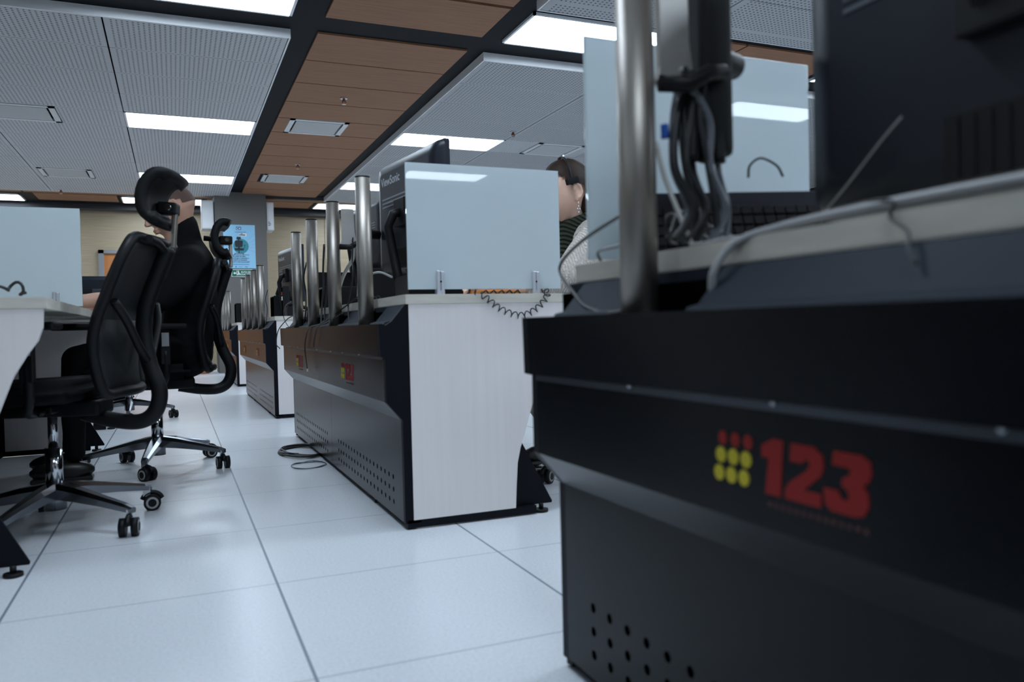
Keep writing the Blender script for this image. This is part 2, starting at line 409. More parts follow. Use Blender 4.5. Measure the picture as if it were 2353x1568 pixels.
# ------------------------------------------------------------------ ceiling fittings
def light(cx, cy, z, w_, h_, label, group='rectangular ceiling lights'):
    r = empty('ceiling_light', (cx, cy, z), label, 'ceiling light', group=group)
    f = MB(); t = .018
    f.box(-w_/2, w_/2, -h_/2, -h_/2+t, -.006, .03).box(-w_/2, w_/2, h_/2-t, h_/2, -.006, .03)
    f.box(-w_/2, -w_/2+t, -h_/2, h_/2, -.006, .03).box(w_/2-t, w_/2, -h_/2, h_/2, -.006, .03)
    f.build('frame', M['rim'], r)
    MB().box(-w_/2+t, w_/2-t, -h_/2+t, h_/2-t, .002, .012).build('diffuser', M['diff'], r)
    return r
ZL = 2.737
lights = [
 (.216, 8.645, ZL, 'lit rectangular ceiling light over the left aisle, nearest in the far white bay'),
 (.216, 11.695, ZL, 'lit ceiling light behind the near headrest, farther row of the left white bay'),
 (2.92, 8.645, ZL, 'lit rectangular ceiling light above the glass screen, beside the tall monitor'),
 (2.92, 11.695, ZL, 'lit ceiling light partly behind the pole in the right white bay'),
 (.20, 5.32, HC-.014, 'large bright ceiling light at the top edge left of the wooden strip'),
 (2.95, 5.32, HC-.014, 'large bright ceiling light right of the wooden strip above the glass panels'),
 (-.12, 14.15, HC-.014, 'small lit ceiling light seen left of the grey column near the far wall'),
 (2.90, 14.08, HC-.014, 'lit ceiling light right of the column just before the far wall'),
 (-2.70, 14.28, HC-.014, 'lit ceiling light above the left glass screen by the far wall'),
 (5.95, 5.32, HC-.014, 'sliver of ceiling light at the edge of the big black monitor'),
 (6.52, 8.645, ZL, 'ceiling light seen in the gap beside the big black monitor'),
 (6.52, 11.695, ZL, 'farthest ceiling light seen in the gap beside the big black monitor'),
]
for cx, cy, z, lb in lights: light(cx, cy, z, 1.2, .6, lb)
G2 = 'ceiling lights behind the camera'
for cx, cy in ((-4.58, 8.645), (-4.58, 11.695), (.216, 2.085-.0), (-4.584, 2.085), (.216, -.965), (-4.584, -.965), (2.9, 2.085), (6.5, 2.085), (2.9, -.965), (6.5, -.965)):
    light(cx, cy, ZL, 1.2, .6, 'rectangular ceiling light of the same row, outside the picture', G2)
light(3.6, -6.0, HC-.014, 1.2, .6, 'rectangular ceiling light of the same row, outside the picture', G2)
light(5.6, -3.775+.0, ZL-.012, 1.2, .5, 'rectangular ceiling light of the same row, outside the picture', G2)

def vent(cx, cy, z, w_, h_, label):
    r = empty('ceiling_vent', (cx, cy, z), label, 'air vent', group='square ceiling air vents')
    f = MB(); t = .05
    f.box(-w_/2, w_/2, -h_/2, -h_/2+t, -.008, .02).box(-w_/2, w_/2, h_/2-t, h_/2, -.008, .02)
    f.box(-w_/2, -w_/2+t, -h_/2, h_/2, -.008, .02).box(w_/2-t, w_/2, -h_/2, h_/2, -.008, .02)
    f.build('frame', M['ventframe'], r)
    MB().box(-w_/2+t, w_/2-t, -h_/2+t, h_/2-t, .03, .05).build('backing', M['hole'], r)
    MB().box(-w_/2+t+.02, w_/2-t-.02, -h_/2+t+.025, h_/2-t-.005, -.006, .004).build('deflector_plate', M['ventface'], r)
    return r
vent(-1.26, 8.645, ZL, .6, .6, 'white air vent at the left edge of the left perforated bay')
vent(-1.22, 11.695, ZL, .6, .6, 'white air vent farther back in the left perforated bay')
vent(1.445, 8.615, 2.787, .6, .6, 'air vent in the wooden ceiling strip, nearer one')
vent(1.49, 11.66, 2.787, .6, .6, 'air vent in the wooden ceiling strip, farther one')
vent(4.25, 8.645, ZL, .6, .6, 'white air vent in the right perforated bay above the woman')
inf = MB()
for a, b, yy in ((-.384, -.955, 8.34), (-1.565, -1.584, 8.34), (-.384, -.915, 11.39), (-1.525, -1.584, 11.39), (3.52, 3.945, 8.34), (4.555, 4.72, 8.34)):
    inf.box(min(a, b)+.004, max(a, b)-.004, yy+.004, yy+.606, 2.735, 2.747)
inf.build('perforated_panel_infill', M['perf'], ceil)

def sprinkler(x, y, z, label):
    r = empty('fire_sprinkler', (x, y, z), label, 'sprinkler', group='ceiling sprinklers')
    MB().cyl((0, 0, 0), (0, 0, -.008), .035).build('escutcheon', M['silver'], r)
    MB().cyl((0, 0, -.008), (0, 0, -.035), .011).tube([(.012, 0, -.02), (.018, 0, -.04), (0, 0, -.055)], .003).tube([(-.012, 0, -.02), (-.018, 0, -.04), (0, 0, -.055)], .003).build('body', mat('brass_red', (.25, .05, .03), .4, .5), r)
    MB().cyl((0, 0, -.055), (0, 0, -.059), .02).build('deflector', M['silver'], r)
sprinkler(1.512, 7.44, 2.785, 'small sprinkler in the wooden strip, nearer one')
sprinkler(1.529, 10.582, 2.785, 'small sprinkler in the wooden strip, farther one')
sprinkler(-1.444, 13.045, 2.735, 'small sprinkler in the left white bay, above the left glass screen')
sprinkler(3.446, 7.965, 2.735, 'small sprinkler in the right white bay')

# ------------------------------------------------------------------ column fittings
def poly(name, pts, m, parent, y, th=.001):
    return MB().prism(pts, 'y', y-th, y).build(name, m, parent)
P = empty('poster', (-.005, 13.05, .033), 'light blue poster with an office chair drawing on the grey column', 'poster')
MB().box(.735, 1.205, -.006, 0, 1.588, 2.262).build('sheet', M['poster'], P)
pr = MB()
for a in (-.5, -.2, .1, .4, .75):
    c0 = (1.0, 1.93)
    pr.prism([c0, (min(1.203, c0[0]+.4*math.cos(a)), c0[1]+.2*math.sin(a)/max(.3, math.cos(a))), (1.203, min(2.25, c0[1]+.2*math.tan(a)+.035))], 'y', -.007, -.006)
pr.build('pale_rays', M['posterlight'], P)
circ = lambda cx, cz, r, n=28, a0=0, a1=2*PI: [(cx+r*math.cos(a0+(a1-a0)*i/n), cz+r*math.sin(a0+(a1-a0)*i/n)) for i in range(n)]
poly('teal_disc', circ(.99, 1.93, .115), M['teal'], P, -.0075)
ch = MB(); yy = (-.0095, -.0085)
ch.prism([(.925, 2.035), (.995, 2.035), (.99, 2.075), (.93, 2.075)], 'y', *yy).box(.95, .97, *yy, 2.01, 2.036)
ch.prism([(.905, 1.93), (.92, 1.915), (1.0, 1.915), (1.015, 1.93), (1.02, 2.005), (1.005, 2.018), (.915, 2.018), (.9, 2.005)], 'y', *yy)
ch.box(.945, .975, *yy, 1.89, 1.916).prism([(.895, 1.872), (.905, 1.862), (1.02, 1.862), (1.032, 1.872), (1.032, 1.892), (1.02, 1.9), (.905, 1.9), (.895, 1.892)], 'y', *yy)
ch.box(.953, .967, *yy, 1.82, 1.863).box(.9, 1.02, *yy, 1.815, 1.822).box(.893, .903, *yy, 1.8, 1.82).box(1.02, 1.03, *yy, 1.8, 1.82).box(1.03, 1.06, *yy, 1.943, 1.95).prism([(1.03, 1.88), (1.036, 1.88), (1.05, 1.945), (1.043, 1.945)], 'y', *yy)
ch.build('chair_drawing', M['ink'], P)
MB().box(.865, 1.11, -.0085, -.0075, 1.792, 1.798).build('ground_line', M['ink'], P)
MB().box(.965, 1.075, -.0085, -.0075, 2.085, 2.13).build('title_plate', M['white'], P)
text_obj('title', 'sillas', .05, M['ink'], P, FACE_NY(.968, -.010, 2.094), .0012)
text_obj('heading', 'cuidemos las', .032, M['navy'], P, FACE_NY(.905, -.009, 2.14))
MB().box(.925, 1.0, -.0085, -.0075, 2.182, 2.232).build('emblem_plate', M['navy'], P)
text_obj('emblem', 'C4', .05, M['white'], P, FACE_NY(.93, -.010, 2.188), .001)
for i, (t, s_, z, x) in enumerate((('El cuidar las sillas,', .026, 1.765, .87), ('prolonga tu bienestar y', .026, 1.737, .86), ('mejora tu bienestar.', .026, 1.709, .87), ('¡Haz de tu salud una prioridad!', .022, 1.68, .835))):
    text_obj('line_of_text', t, s_, M['ink'], P, FACE_NY(x, -.008, z), .0006)
MB().box(.87, 1.1, -.0075, -.0065, 1.652, 1.656).box(.86, 1.11, -.0075, -.0065, 1.64, 1.644).box(.9, .915, -.0075, -.0065, 1.6, 1.62).box(.95, 1.0, -.0075, -.0065, 1.607, 1.612).box(1.04, 1.08, -.0075, -.0065, 1.605, 1.613).build('small_print', M['navy'], P)

S = empty('exit_sign', (-.01, 13.05, .036), 'green evacuation route sign below the blue poster on the column', 'sign')
MB().box(.845, 1.15, -.015, 0, 1.452, 1.566).build('border', M['white'], S)
MB().box(.852, 1.143, -.017, -.015, 1.459, 1.559).build('panel', M['green'], S)
text_obj('lettering', 'RUTA DE', .034, M['white'], S, FACE_NY(1.125, -.019, 1.513), .0008, 'RIGHT')
text_obj('lettering', 'EVACUACIÓN', .034, M['white'], S, FACE_NY(1.135, -.019, 1.478), .0008, 'RIGHT')
MB().prism([(.868, 1.508), (.893, 1.528), (.893, 1.517), (.912, 1.517), (.912, 1.499), (.893, 1.499), (.893, 1.488)], 'y', -.019, -.017).build('arrow', M['white'], S)
MB().box(.918, .923, -.019, -.017, 1.475, 1.545).box(.918, .945, -.019, -.017, 1.54, 1.545).box(.918, .94, -.019, -.017, 1.475, 1.48).prism([(.935, 1.48), (.945, 1.478), (.957, 1.5), (.972, 1.488), (.975, 1.494), (.958, 1.512), (.952, 1.53), (.94, 1.535), (.93, 1.52), (.942, 1.518)], 'y', -.019, -.017).ball((.949, -.018, 1.54), (.007, .001, .007)).build('door_and_runner_symbol', M['white'], S)

for nm, xa, xb, lb in (('wall_mounted_display', .43, .605, 'white slim cabinet mounted on the left side of the grey column'), ('wall_mounted_display', 1.385, 1.50, 'white slim cabinet with small printing on the right side of the grey column')):
    r = empty(nm, ((xa+xb)/2, 13.2, 2.25), lb, 'cabinet')
    h = (xb-xa)/2
    MB().box(-h, h, -.1, .3, -.02, .42, bev=.008).build('housing', M['ventframe'], r)
    MB().box(-h+.012, h-.012, -.105, -.1, .0, .40).build('front_panel', M['rim'], r)
    if xa > 1: 
        MB().box(-.03, .0, -.107, -.105, .05, .06).box(-.03, .01, -.107, -.105, .075, .085).box(-.03, -.005, -.107, -.105, .1, .11).build('printing', M['ink'], r)

r = empty('wooden_cabinet', (.05, 13.25, 0), 'low orange brown wooden cabinet standing left of the column', 'cabinet')
MB().box(-.5, .42, -.15, .25, 0, .34).box(-.52, .44, -.17, .27, .72, .75).box(-.5, .42, -.13, .25, .36, .72).build('carcass', M['door'], r)
MB().box(-.49, -.05, -.17, -.15, .02, .335).build('door', M['door'], r); MB().box(-.03, .41, -.17, -.15, .02, .335).build('door', M['door'], r)

# ------------------------------------------------------------------ desks (local x = world x of the right row, local y from the near end)
BK = {'one': [(.7715, .4985), (.7505, .5095), (.7105-.02, .5075), (.6895-.0, .4475), (.7185, .446), (.713, .4835), (.7275, .482)]}
def desk(loc, label, poles, PT=1.165):
    D = empty('operator_desk', loc, label, 'desk', group='call centre desks with steel backs')
    L_ = 2.5
    prof = [(.648, .02), (.648, .345), (.597, .405), (.597, .545), (.582, .549), (.58, .65), (.592, .65), (.60, .645), (.62, .657), (.665, .71), (.70, .71), (.70, .02)]
    MB().prism(prof, 'y', 0, .022).build('end_frame', M['black'], D)
    MB().prism(prof[:7]+[(.70, .65), (.70, .02)], 'y', L_-.022, L_).build('end_frame', M['black'], D)
    MB().box(.582, .664, L_-.085, L_-.02, .640, .650).build('trough_end_lid', M['black'], D)
    pan = [(.675, .03), (1.024, .03), (1.028, .10), (1.034, .18), (1.046, .23), (1.064, .28), (1.092, .37), (1.116, .44), (1.150, .53), (1.185, .59), (1.21, .625), (1.222, .66), (1.225, .71), (.675, .71)]
    MB().prism(pan, 'y', -.003, .019).build('side_panel', M['lam'], D)
    MB().prism(pan[:-1]+[(.745, .71), (.71, .65), (.675, .65)], 'y', L_-.019, L_+.003).build('side_panel', M['lam'], D)
    MB().prism([(.665, -.006), (1.232, -.006), (1.232, L_+.006), (.712, L_+.006), (.665, L_-.05)], 'z', .71, .741, bev=.0015).build('countertop', M['top'], D)
    MB().box(.655, 1.10, .0, .022, .004, .03).box(.655, 1.10, L_-.022, L_, .004, .03).box(.66, .69, .02, L_-.02, .004, .03).build('plinth', M['black'], D)
    for y0 in (.024, L_-.032):
        MB().prism([(1.0, .028), (1.168, .028), (1.17, .034), (1.045, .275), (1.0, .3)], 'y', y0, y0+.008).build('foot_plate', M['black'], D)
        MB().cyl((1.13, y0+.004, 0), (1.13, y0+.004, .01), .024).cyl((1.13, y0+.004, .01), (1.13, y0+.004, .03), .008).build('levelling_foot', M['plastic'], D)
    for a in (.45, 1.7):
        MB().cyl((.675, a, 0), (.675, a, .012), .022).build('levelling_foot', M['plastic'], D)
    # upper box
    MB().prism([(.582, .549), (.58, .65), (.592, .65), (.592, .552), (.64, .552), (.64, .549)], 'y', .022, L_-.022).build('cable_trough', M['steel'], D)
    for i in (0, 1):
        ya, yb = (.022, 1.249) if i == 0 else (1.251, L_-.022)
        u = MB().prism([(.597, .405), (.597, .547), (.602, .547), (.602, .405)], 'y', ya, yb).build('upper_back_panel', M['steel'], D)
        MB().prism([(.597, .405), (.648, .345), (.648, .022), (.654, .022), (.654, .348), (.603, .408)], 'y', ya, yb).build('vented_back_panel', M['perfsteel'], D)
        # printed mark
        yc = .632+1.25*i
        O = yc+.005
        lg = MB(); x_ = .5963
        # local frame: s to the right as read from -x (towards -y), z up; heights follow the photograph
        def pl(pts): return [(O-(a-.0), b) for a, b in pts]
        one = [(-.022, .4975), (-.004, .5065), (.012, .5065), (.007, .4445), (-.017, .4445), (-.011, .4845), (-.022, .4845)]
        two = [(.024, .5055), (.056, .5055), (.068, .4985), (.070, .486), (.065, .476), (.041, .4585), (.066, .4585), (.065, .4445), (.014, .4445), (.014, .455), (.022, .464), (.047, .480), (.051, .487), (.048, .4905), (.043, .4895), (.040, .486), (.022, .486)]
        thr = [(.083, .5055), (.118, .5055), (.128, .500), (.130, .489), (.126, .481), (.119, .4765), (.125, .470), (.126, .458), (.120, .4475), (.110, .4445), (.080, .4445), (.071, .450), (.069, .4665), (.088, .4665), (.093, .4585), (.100, .4585), (.102, .464), (.099, .470), (.093, .4725), (.094, .480), (.101, .4825), (.105, .488), (.102, .491), (.081, .491)]
        for q in (one, two, thr): lg.prism([(O-a-.025, b-.0) for a, b in q], 'x', x_-.0002, x_+.0008)
        for k_ in range(3): lg.prism([(O+.065-.0225*k_+.0075*math.cos(t), .4975+.0085*math.sin(t)) for t in [2*PI*j/16 for j in range(16)]], 'x', x_-.0002, x_+.0008)
        m_ = lg.build('red_numeral_print', M['red'], u)
        yl = MB()
        for k_ in range(3):
            for q_, z_ in ((0, .477), (.004, .455)): yl.prism([(O+.069+q_-.0225*k_+.0092*math.cos(t), z_+.0095*math.sin(t)) for t in [2*PI*j/16 for j in range(16)]], 'x', x_-.0002, x_+.0008)
        yl.build('yellow_dot_print', M['yellow'], u)
        sm = MB()
        for k_ in range(14): sm.prism([(O-.012-.0102*k_, .4365), (O-.012-.0102*k_-.006, .4365), (O-.012-.0102*k_-.006, .431), (O-.012-.0102*k_, .431)], 'x', x_-.0002, x_+.0008)
        sm.build('small_dark_red_print', M['darkred'], u)
    for yq in (.35, .65, .9, 1.25, 1.6, 1.857, 2.151): MB().ball((.59, yq, .547), .0035).build('screw', M['clamp'], D)
    MB().box(.5935, .5975, .024, L_-.024, .537, .5485).build('steel_lip', M['lip'], D)
    # sloping cover with gaps at the poles
    gaps = sorted([(p-.14, p+.035) for p in poles]); ya = .022; segs = []
    for a, b in gaps: segs.append((ya, max(a, ya+.01))); ya = b
    segs.append((ya, L_-.086))
    for a, b in segs:
        if b-a < .03: continue
        MB().prism([(.600, .648), (.605, .655), (.622, .659), (.664, .708), (.668, .708), (.626, .655), (.60, .643)], 'y', a, b).build('sloping_cover', M['cover'], D)
    MB().box(.652, .662, .022, L_-.022, .552, .692).build('inner_wall', M['hole'], D)  # near-black colour stands in for the shade inside the trough opening
    MB().box(.6635, .667, .022, L_-.03, .692, .709).build('upper_rail', M['cover'], D)
    for p in poles:
        q = MB().cyl((.622, p, .553), (.622, p, PT), .0275, 28).build('pole', M['pole'], D)
        MB().cyl((.622, p, PT), (.622, p, PT+.006), .0265, 28).build('pole_cap', M['plastic'], q)
        MB().cyl((.622, p, .553), (.622, p, .565), .034, 24).build('pole_flange', M['black'], q)
    return D
D1 = desk((0, -1.18, 0), 'nearest black steel desk back with red 123 print, right foreground', [2.17, 1.02])
D2 = desk((0, 2.42, 0), 'desk with white end panel and glass screen in the middle of the picture', [.36, .94, 1.50, 2.03])
D3 = desk((0, 5.94, 0), 'third desk down the right row, behind the middle desk', [.5, 1.03, 1.58, 2.12], 1.14)
D4 = desk((-.005, 9.65, 0), 'farthest visible desk of the right row, near the column', [.72, 1.3, 1.86], 1.13)
E1 = desk((-1.545, 2.43, 0), 'left foreground desk with white end panel cut off by the frame', [.4, 1.6])
E0 = desk((-1.545, -1.12, 0), 'unseen left row desk beside the camera, added to darken reflections', [.4])  # out of view, added so the nearest steel back reflects something darker
E2 = desk((-1.545, 5.96, 0), 'second desk of the left row, mostly behind the chairs', [.4, 1.6])

# ------------------------------------------------------------------ frosted screens
def screen(x, y, wd_, label, h=.40, tilt=0.0):
    r = empty('glass_screen', (x, y, .741), label, 'desk divider', group='frosted glass desk screens')
    r.rotation_euler = (tilt, 0, 0)
    MB().box(0, wd_, -.004, .004, .016, .016+h, bev=.0012).build('glass_pane', M['glass'], r)
    for cx in (.105, wd_-.095):
        c = MB()
        for dx, hh in ((-.0062, .076), (.0066, .074)):
            for dy in (-.0135, .0055): c.box(cx+dx-.0062, cx+dx+.0062, dy, dy+.008, 0, hh, bev=.0038)
        c.box(cx-.0125, cx+.0128, -.013, .013, 0, .012)
        c.build('clamp', M['clamp'], r)
        MB().cyl((cx, -.0142, .040), (cx, -.0132, .040), .003).build('clamp_screw', M['hole'], r)
screen(.680, 2.435, .535, 'frosted glass screen clamped on the end of the middle desk')
screen(.716, 1.315, .535, 'frosted glass screen in the right foreground behind the aluminium pole', h=.415)
screen(-.885, 3.70, .54, 'frosted glass screen on the left desk, cut off by the frame')

# ------------------------------------------------------------------ monitors
def monitor(loc, rz, w_, h_, label, brand=True, stand=True, on=False, zb=0.0, tilt=0.0):
    """origin on desk; screen faces +x, back faces -x; zb: height of the lower edge"""
    r = empty('monitor', loc, label, 'monitor', rz, 'monitors on the desks')
    T = Matrix.Translation((0, 0, zb+h_/2)) @ Matrix.Rotation(tilt, 4, 'Y')
    b = bmesh.new(); pts = []
    R_ = .035
    def rr(hw, hh, R):
        o = []
        for cx, cy, a0 in ((hw-R, hh-R, 0), (-hw+R, hh-R, PI/2), (-hw+R, -hh+R, PI), (hw-R, -hh+R, 1.5*PI)):
            for i in range(5): a = a0+PI/2*i/4; o.append((cx+R*math.cos(a), cy+R*math.sin(a)))
        return o
    s1 = MB().prism(rr(w_/2, h_/2, .012), 'x', .0, .018, mtx=T)
    rings = []
    bb = bmesh.new()
    for x, k in ((0, 1), (-.012, .985), (-.03, .93), (-.04, .80)):
        rings.append([bb.verts.new((x, p[0], p[1])) for p in rr(w_/2*k, h_/2*k, .03*k)])
    n = len(rings[0])
    for i in range(3):
        for j in range(n): f = bb.faces.new((rings[i][j], rings[i][(j+1) % n], rings[i+1][(j+1) % n], rings[i+1][j])); f.smooth = True
    bb.faces.new(rings[-1]); s1.merge(bb, 0, T)
    s1.build('rear_shell', M['shell'], r)
    MB().box(.018, .0195, -w_/2+.012, w_/2-.012, -h_/2+.016, h_/2-.012, mtx=T).build('display', M['screen'], r)
    st = MB()
    for k in range(3): st.prism([(w_*.36, h_*(.16-.035*k)), (w_*.36, h_*(.175-.035*k)), (-w_*.36, h_*(.175-.035*k)), (-w_*.36, h_*(.16-.035*k))], 'x', -.0412, -.0398, mtx=T)
    st.build('shell_stripes', M['shellline'], r)
    pr_ = MB().box(-.0412, -.028, -.10, .085, -h_*.47, -h_*.30, mtx=T)
    for k in range(9): pr_.box(-.0425, -.041, -.095+.02*k, -.088+.02*k, -h_*.46, -h_*.31, mtx=T)
    pr_.build('port_cover', M['plastic'], r)
    if brand: text_obj('brand_lettering', 'ViewSonic', .05 if w_ > .5 else .04, M['logo'], r, T @ FACE_NX(-.0395, w_*.38, h_*.29), .0008)
    MB().box(-.062, -.04, -.055, .055, -.055, .055, mtx=T, bev=.004).build('mounting_plate', M['plastic'], r)
    if stand:
        zc = zb+h_/2
        MB().tube([(-.055, 0, zc), (-.085, 0, zc-.01), (-.10, .02, zc-.06), (-.08, -.01, .12), (-.06, -.04, .0)], [.02, .019, .018, .020, .024], 12).build('stand_arm', M['plastic'], r)
        MB().cyl((-.05, -.03, 0), (-.05, -.03, .012), .085, 28).build('stand_base', M['plastic'], r)
    return r
MZ = .741
monitor((.90, 3.12, MZ), .12, .64, .47, 'tall dark grey monitor turned away, left of the middle glass screen', zb=.125, tilt=0)
m1 = monitor((.835, .545, MZ), -.03, .64, .43, 'large black monitor filling the top right corner', zb=.030, brand=False, stand=False)
MB().cyl((-.05, -.03, .30), (-.10, -.03, .30), .045, 24).tube([(-.09, -.03, .30), (-.12, -.08, .31), (-.15, -.2, .30)], .03, 14).build('swivel_arm', M['plastic'], m1)
MB().tube(smooth_path([(-.05, .03, .215), (-.062, .02, .232), (-.066, -.03, .252), (-.07, -.12, .25)], 5), .010, 10).build('cable_hook', M['plastic'], m1)
monitor((.93, 7.0, MZ), .12, .70, .47, 'dark grey monitor on the third desk, left of a pole', zb=.13)
monitor((.98, 4.25, MZ), .10, .60, .36, 'dark monitor glimpsed between the two nearer poles of the middle desk', zb=.20, brand=False)
monitor((.92, 10.4, MZ), -.1, .55, .36, 'small dark monitor on the farthest desk', zb=.12)
monitor((1.0, 7.75, MZ), .1, .52, .33, 'dark monitor on the third desk beyond the marked one', zb=.14, brand=False)
monitor((-.72, 4.50, MZ), PI/2+.30, .56, .25, 'dark monitor just right of the left glass screen, blue tinted edge', zb=.03, brand=False)
monitor((-.60, 6.6, MZ), -.05+PI/2, .54, .30, 'dark grey monitor on the second left desk', zb=.03, brand=False)
monitor((-.62, 2.75+.3, MZ), 0.0, .5, .32, 'monitor at the left desk seen dimly through frosted glass', zb=.12, brand=False)

def arm(D, y, zt, hb, ht):
    """bracket hung on a pole: a part of its desk"""
    T = Matrix.Translation((.622, y, zt))
    r = MB().prism([(.028, .0), (.034, .02), (.034, ht*.8), (.085, ht*.8), (.088, .06), (.094, .02), (.092, -.018), (.082, -.028), (.070, -.02), (.066, -.005), (.04, -.012)], 'y', -.012, .0, bev=.002, mtx=T).build('monitor_arm', M['alu'], D)
    r['label'] = 'cast aluminium bracket with black housing'
    MB().cyl((.083, -.0125, .0), (.083, -.018, .0), .0075, mtx=T).build('screw', M['chrome'], r)
    MB().cyl((.076, -.0125, .02), (.076, -.016, .02), .005, mtx=T).build('screw', M['chrome'], r)
    MB().box(.10, .155, -.03, .035, hb, ht, bev=.014, mtx=T).build('spring_housing', M['plastic'], r)
    MB().tube([(.02, -.03, -.01), (.06, -.045, -.012), (.10, -.04, .01), (.13, -.035, .015)], .012, 10, mtx=T).build('cable_clip', M['plastic'], r)
    MB().cyl((.125, 0, .05), (.20, .03, .05), .02, mtx=T).build('pivot', M['plastic'], r)
arm(D1, 2.17, .985, -.105, .26)
arm(D2, .94, .99, -.01, .19)

# ------------------------------------------------------------------ chairs
def make_chair(label):
    """faces -x, origin on the floor under the column"""
    r = empty('office_chair', (0, 0, 0), label, 'chair', group='black mesh office chairs with headrests')
    hb = MB().cyl((0, 0, .065), (0, 0, .15), .034, 24).build('hub', M['darkchrome'], r)
    for k in range(5):
        a = CH_A+2*PI*k/5; R = Matrix.Rotation(a, 4, 'Z')
        b = bmesh.new(); sec = []
        for x, z, hw, hh in ((.02, .128, .030, .026), (.10, .120, .027, .022), (.20, .104, .021, .016), (.30, .086, .015, .012), (.325, .080, .012, .009)):
            sec.append([b.verts.new((x, sy*hw*q, z+sz*hh)) for sy, sz, q in ((-1, -1, .8), (1, -1, .8), (1, .4, 1), (.5, 1, 1), (-.5, 1, 1), (-1, .4, 1))])
        for i in range(4):
            for j in range(6): b.faces.new((sec[i][j], sec[i][(j+1) % 6], sec[i+1][(j+1) % 6], sec[i+1][j]))
        b.faces.new(sec[0]); b.faces.new(sec[-1])
        mb = MB(); mb.merge(b, 0, R); leg = mb.build('leg', M['darkchrome'], r)
        sw = CH_A*3+k*1.7; cx, cy = .31*math.cos(a), .31*math.sin(a)
        T = Matrix.Translation((cx, cy, 0)) @ Matrix.Rotation(sw, 4, 'Z')
        cs = MB().box(-.012, .012, -.008, .008, .05, .082, mi=1, mtx=T)
        for s_ in (-1, 1):
            cs.cyl((.018, s_*.008, .029), (.018, s_*.028, .029), .029, 20, mtx=T)
            cs.cyl((.018, s_*.0275, .029), (.018, s_*.0295, .029), .021, 20, mi=2, mtx=T)
            cs.cyl((.018, s_*.029, .029), (.018, s_*.031, .029), .014, 20, mtx=T)
        cs.tube([(.018+.034*math.cos(t), 0, .029+.034*math.sin(t)) for t in [PI*.1+PI*.8*i/8 for i in range(9)]], .009, 8, mtx=T)
        cs.build('caster', [M['plastic'], M['silver'], M['greywire']], leg)
    MB().cyl((0, 0, .13), (0, 0, .27), .026, 20).build('gas_sleeve', M['chrome'], r)
    MB().cyl((0, 0, .27), (0, 0, .39), .015, 16).build('gas_piston', M['chrome'], r)
    MB().box(-.13, .17, -.07, .07, .375, .425, bev=.012).box(-.05, .05, -.13, .13, .39, .415, bev=.006).build('tilt_mechanism', M['plastic'], r)
    MB().tube([(.02, -.07, .40), (.02, -.17, .40), (.05, -.20, .395)], .006).build('tilt_lever', M['plastic'], r)
    # seat cushion
    b = bmesh.new(); bmesh.ops.create_cube(b, size=1)
    bmesh.ops.scale(b, vec=(.46, .49, .07), verts=b.verts); bmesh.ops.bevel(b, geom=list(b.edges), offset=.03, segments=4, affect='EDGES')
    for v in b.verts:
        v.co.z += .465 - .03*max(0, (-v.co.x-.12)/.12)**2 - .008*math.cos(v.co.y*6)
    for f in b.faces: f.smooth = True
    mb = MB(); mb.merge(b, 0, Matrix.Translation((-.08, 0, 0))); mb.build('seat', M['softblack'], r)
    # back: side profile (x, z, half width)
    prof = [(.245, .47, .17), (.225, .54, .20), (.215, .62, .215), (.225, .70, .22), (.25, .78, .225), (.275, .86, .225), (.295, .93, .205), (.302, .965, .16)]
    def at(i, u):
        x, z, hw = prof[i]; return V((x-.035*u*u+.012, hw*u, z))
    n = len(prof)
    loop = [at(i, 1) for i in range(n)]+[at(n-1, u) for u in (.66, .33, 0, -.33, -.66)]+[at(i, -1) for i in range(n-1, -1, -1)]+[at(0, u) for u in (-.6, 0, .6)]
    loop.append(loop[0]); lp = smooth_path(loop, 4)
    fr = MB().tube(lp, .017, 10).build('back_frame', M['plastic'], r)
    MB().sheet([[at(i, -.97+1.94*j/10) for j in range(11)] for i in range(3, n)], .006).build('upper_mesh', M['mesh'], r)
    MB().sheet([[at(i, -.97+1.94*j/10)+V((.0, 0, 0)) for j in range(11)] for i in range(0, 4)], .006).build('lower_mesh', M['mesh'], r)
    MB().sheet([[V((.205-.03*math.cos(u*1.2)+.01, .19*u, z)) for u in [-1+2*j/8 for j in range(9)]] for z in (.54, .58, .62, .66)], .022).build('lumbar_pad', M['pad'], r)
    # spine: J shaped bar from under the seat up the middle of the back
    spine = smooth_path([(.10, 0, .385), (.20, 0, .365), (.28, 0, .365), (.325, 0, .40), (.335, 0, .47), (.298, 0, .56), (.275, 0, .66), (.278, 0, .76), (.308, 0, .87), (.335, 0, .95)], 6)
    MB().tube(spine, [.026]*len(spine), 12).build('spine_bar', M['plastic'], r)
    for s_ in (-1, 1):
        MB().tube(smooth_path([(.298, 0, .56), (.285, s_*.08, .62), (.27, s_*.16, .70), (.245, s_*.21, .76)], 5), .014, 8).build('back_strut', M['plastic'], r); y_ = MB(); y_.tube(smooth_path([(.33, 0, .93), (.325, s_*.07, .955), (.315, s_*.14, .965)], 5), .013, 8)
        y_.build('back_strut', M['plastic'], r)
    # headrest
    hr = MB(); rows = []
    c = V((.285, 0, 1.085)); R_ = .088
    outer = []
    for i in range(15):
        a = math.radians(62+ (292-62)*i/14)
        row = []
        for j in range(9):
            u = -1+2*j/8; k = 1-.10*u**4
            row.append(c+V((.045+R_*.76*math.cos(a)*k-.05*u*u*.25, .120*u, R_*1.12*math.sin(a)*k)))
        rows.append(row)
    hr.sheet(rows, .034); h = hr.build('headrest', M['pad'], r)
    MB().box(.30, .36, -.03, .03, 1.06, 1.10, bev=.008).tube([(.23, 0, 1.09), (.30, 0, 1.085), (.345, 0, 1.075)], .013, 10).build('headrest_bracket', M['plastic'], r)
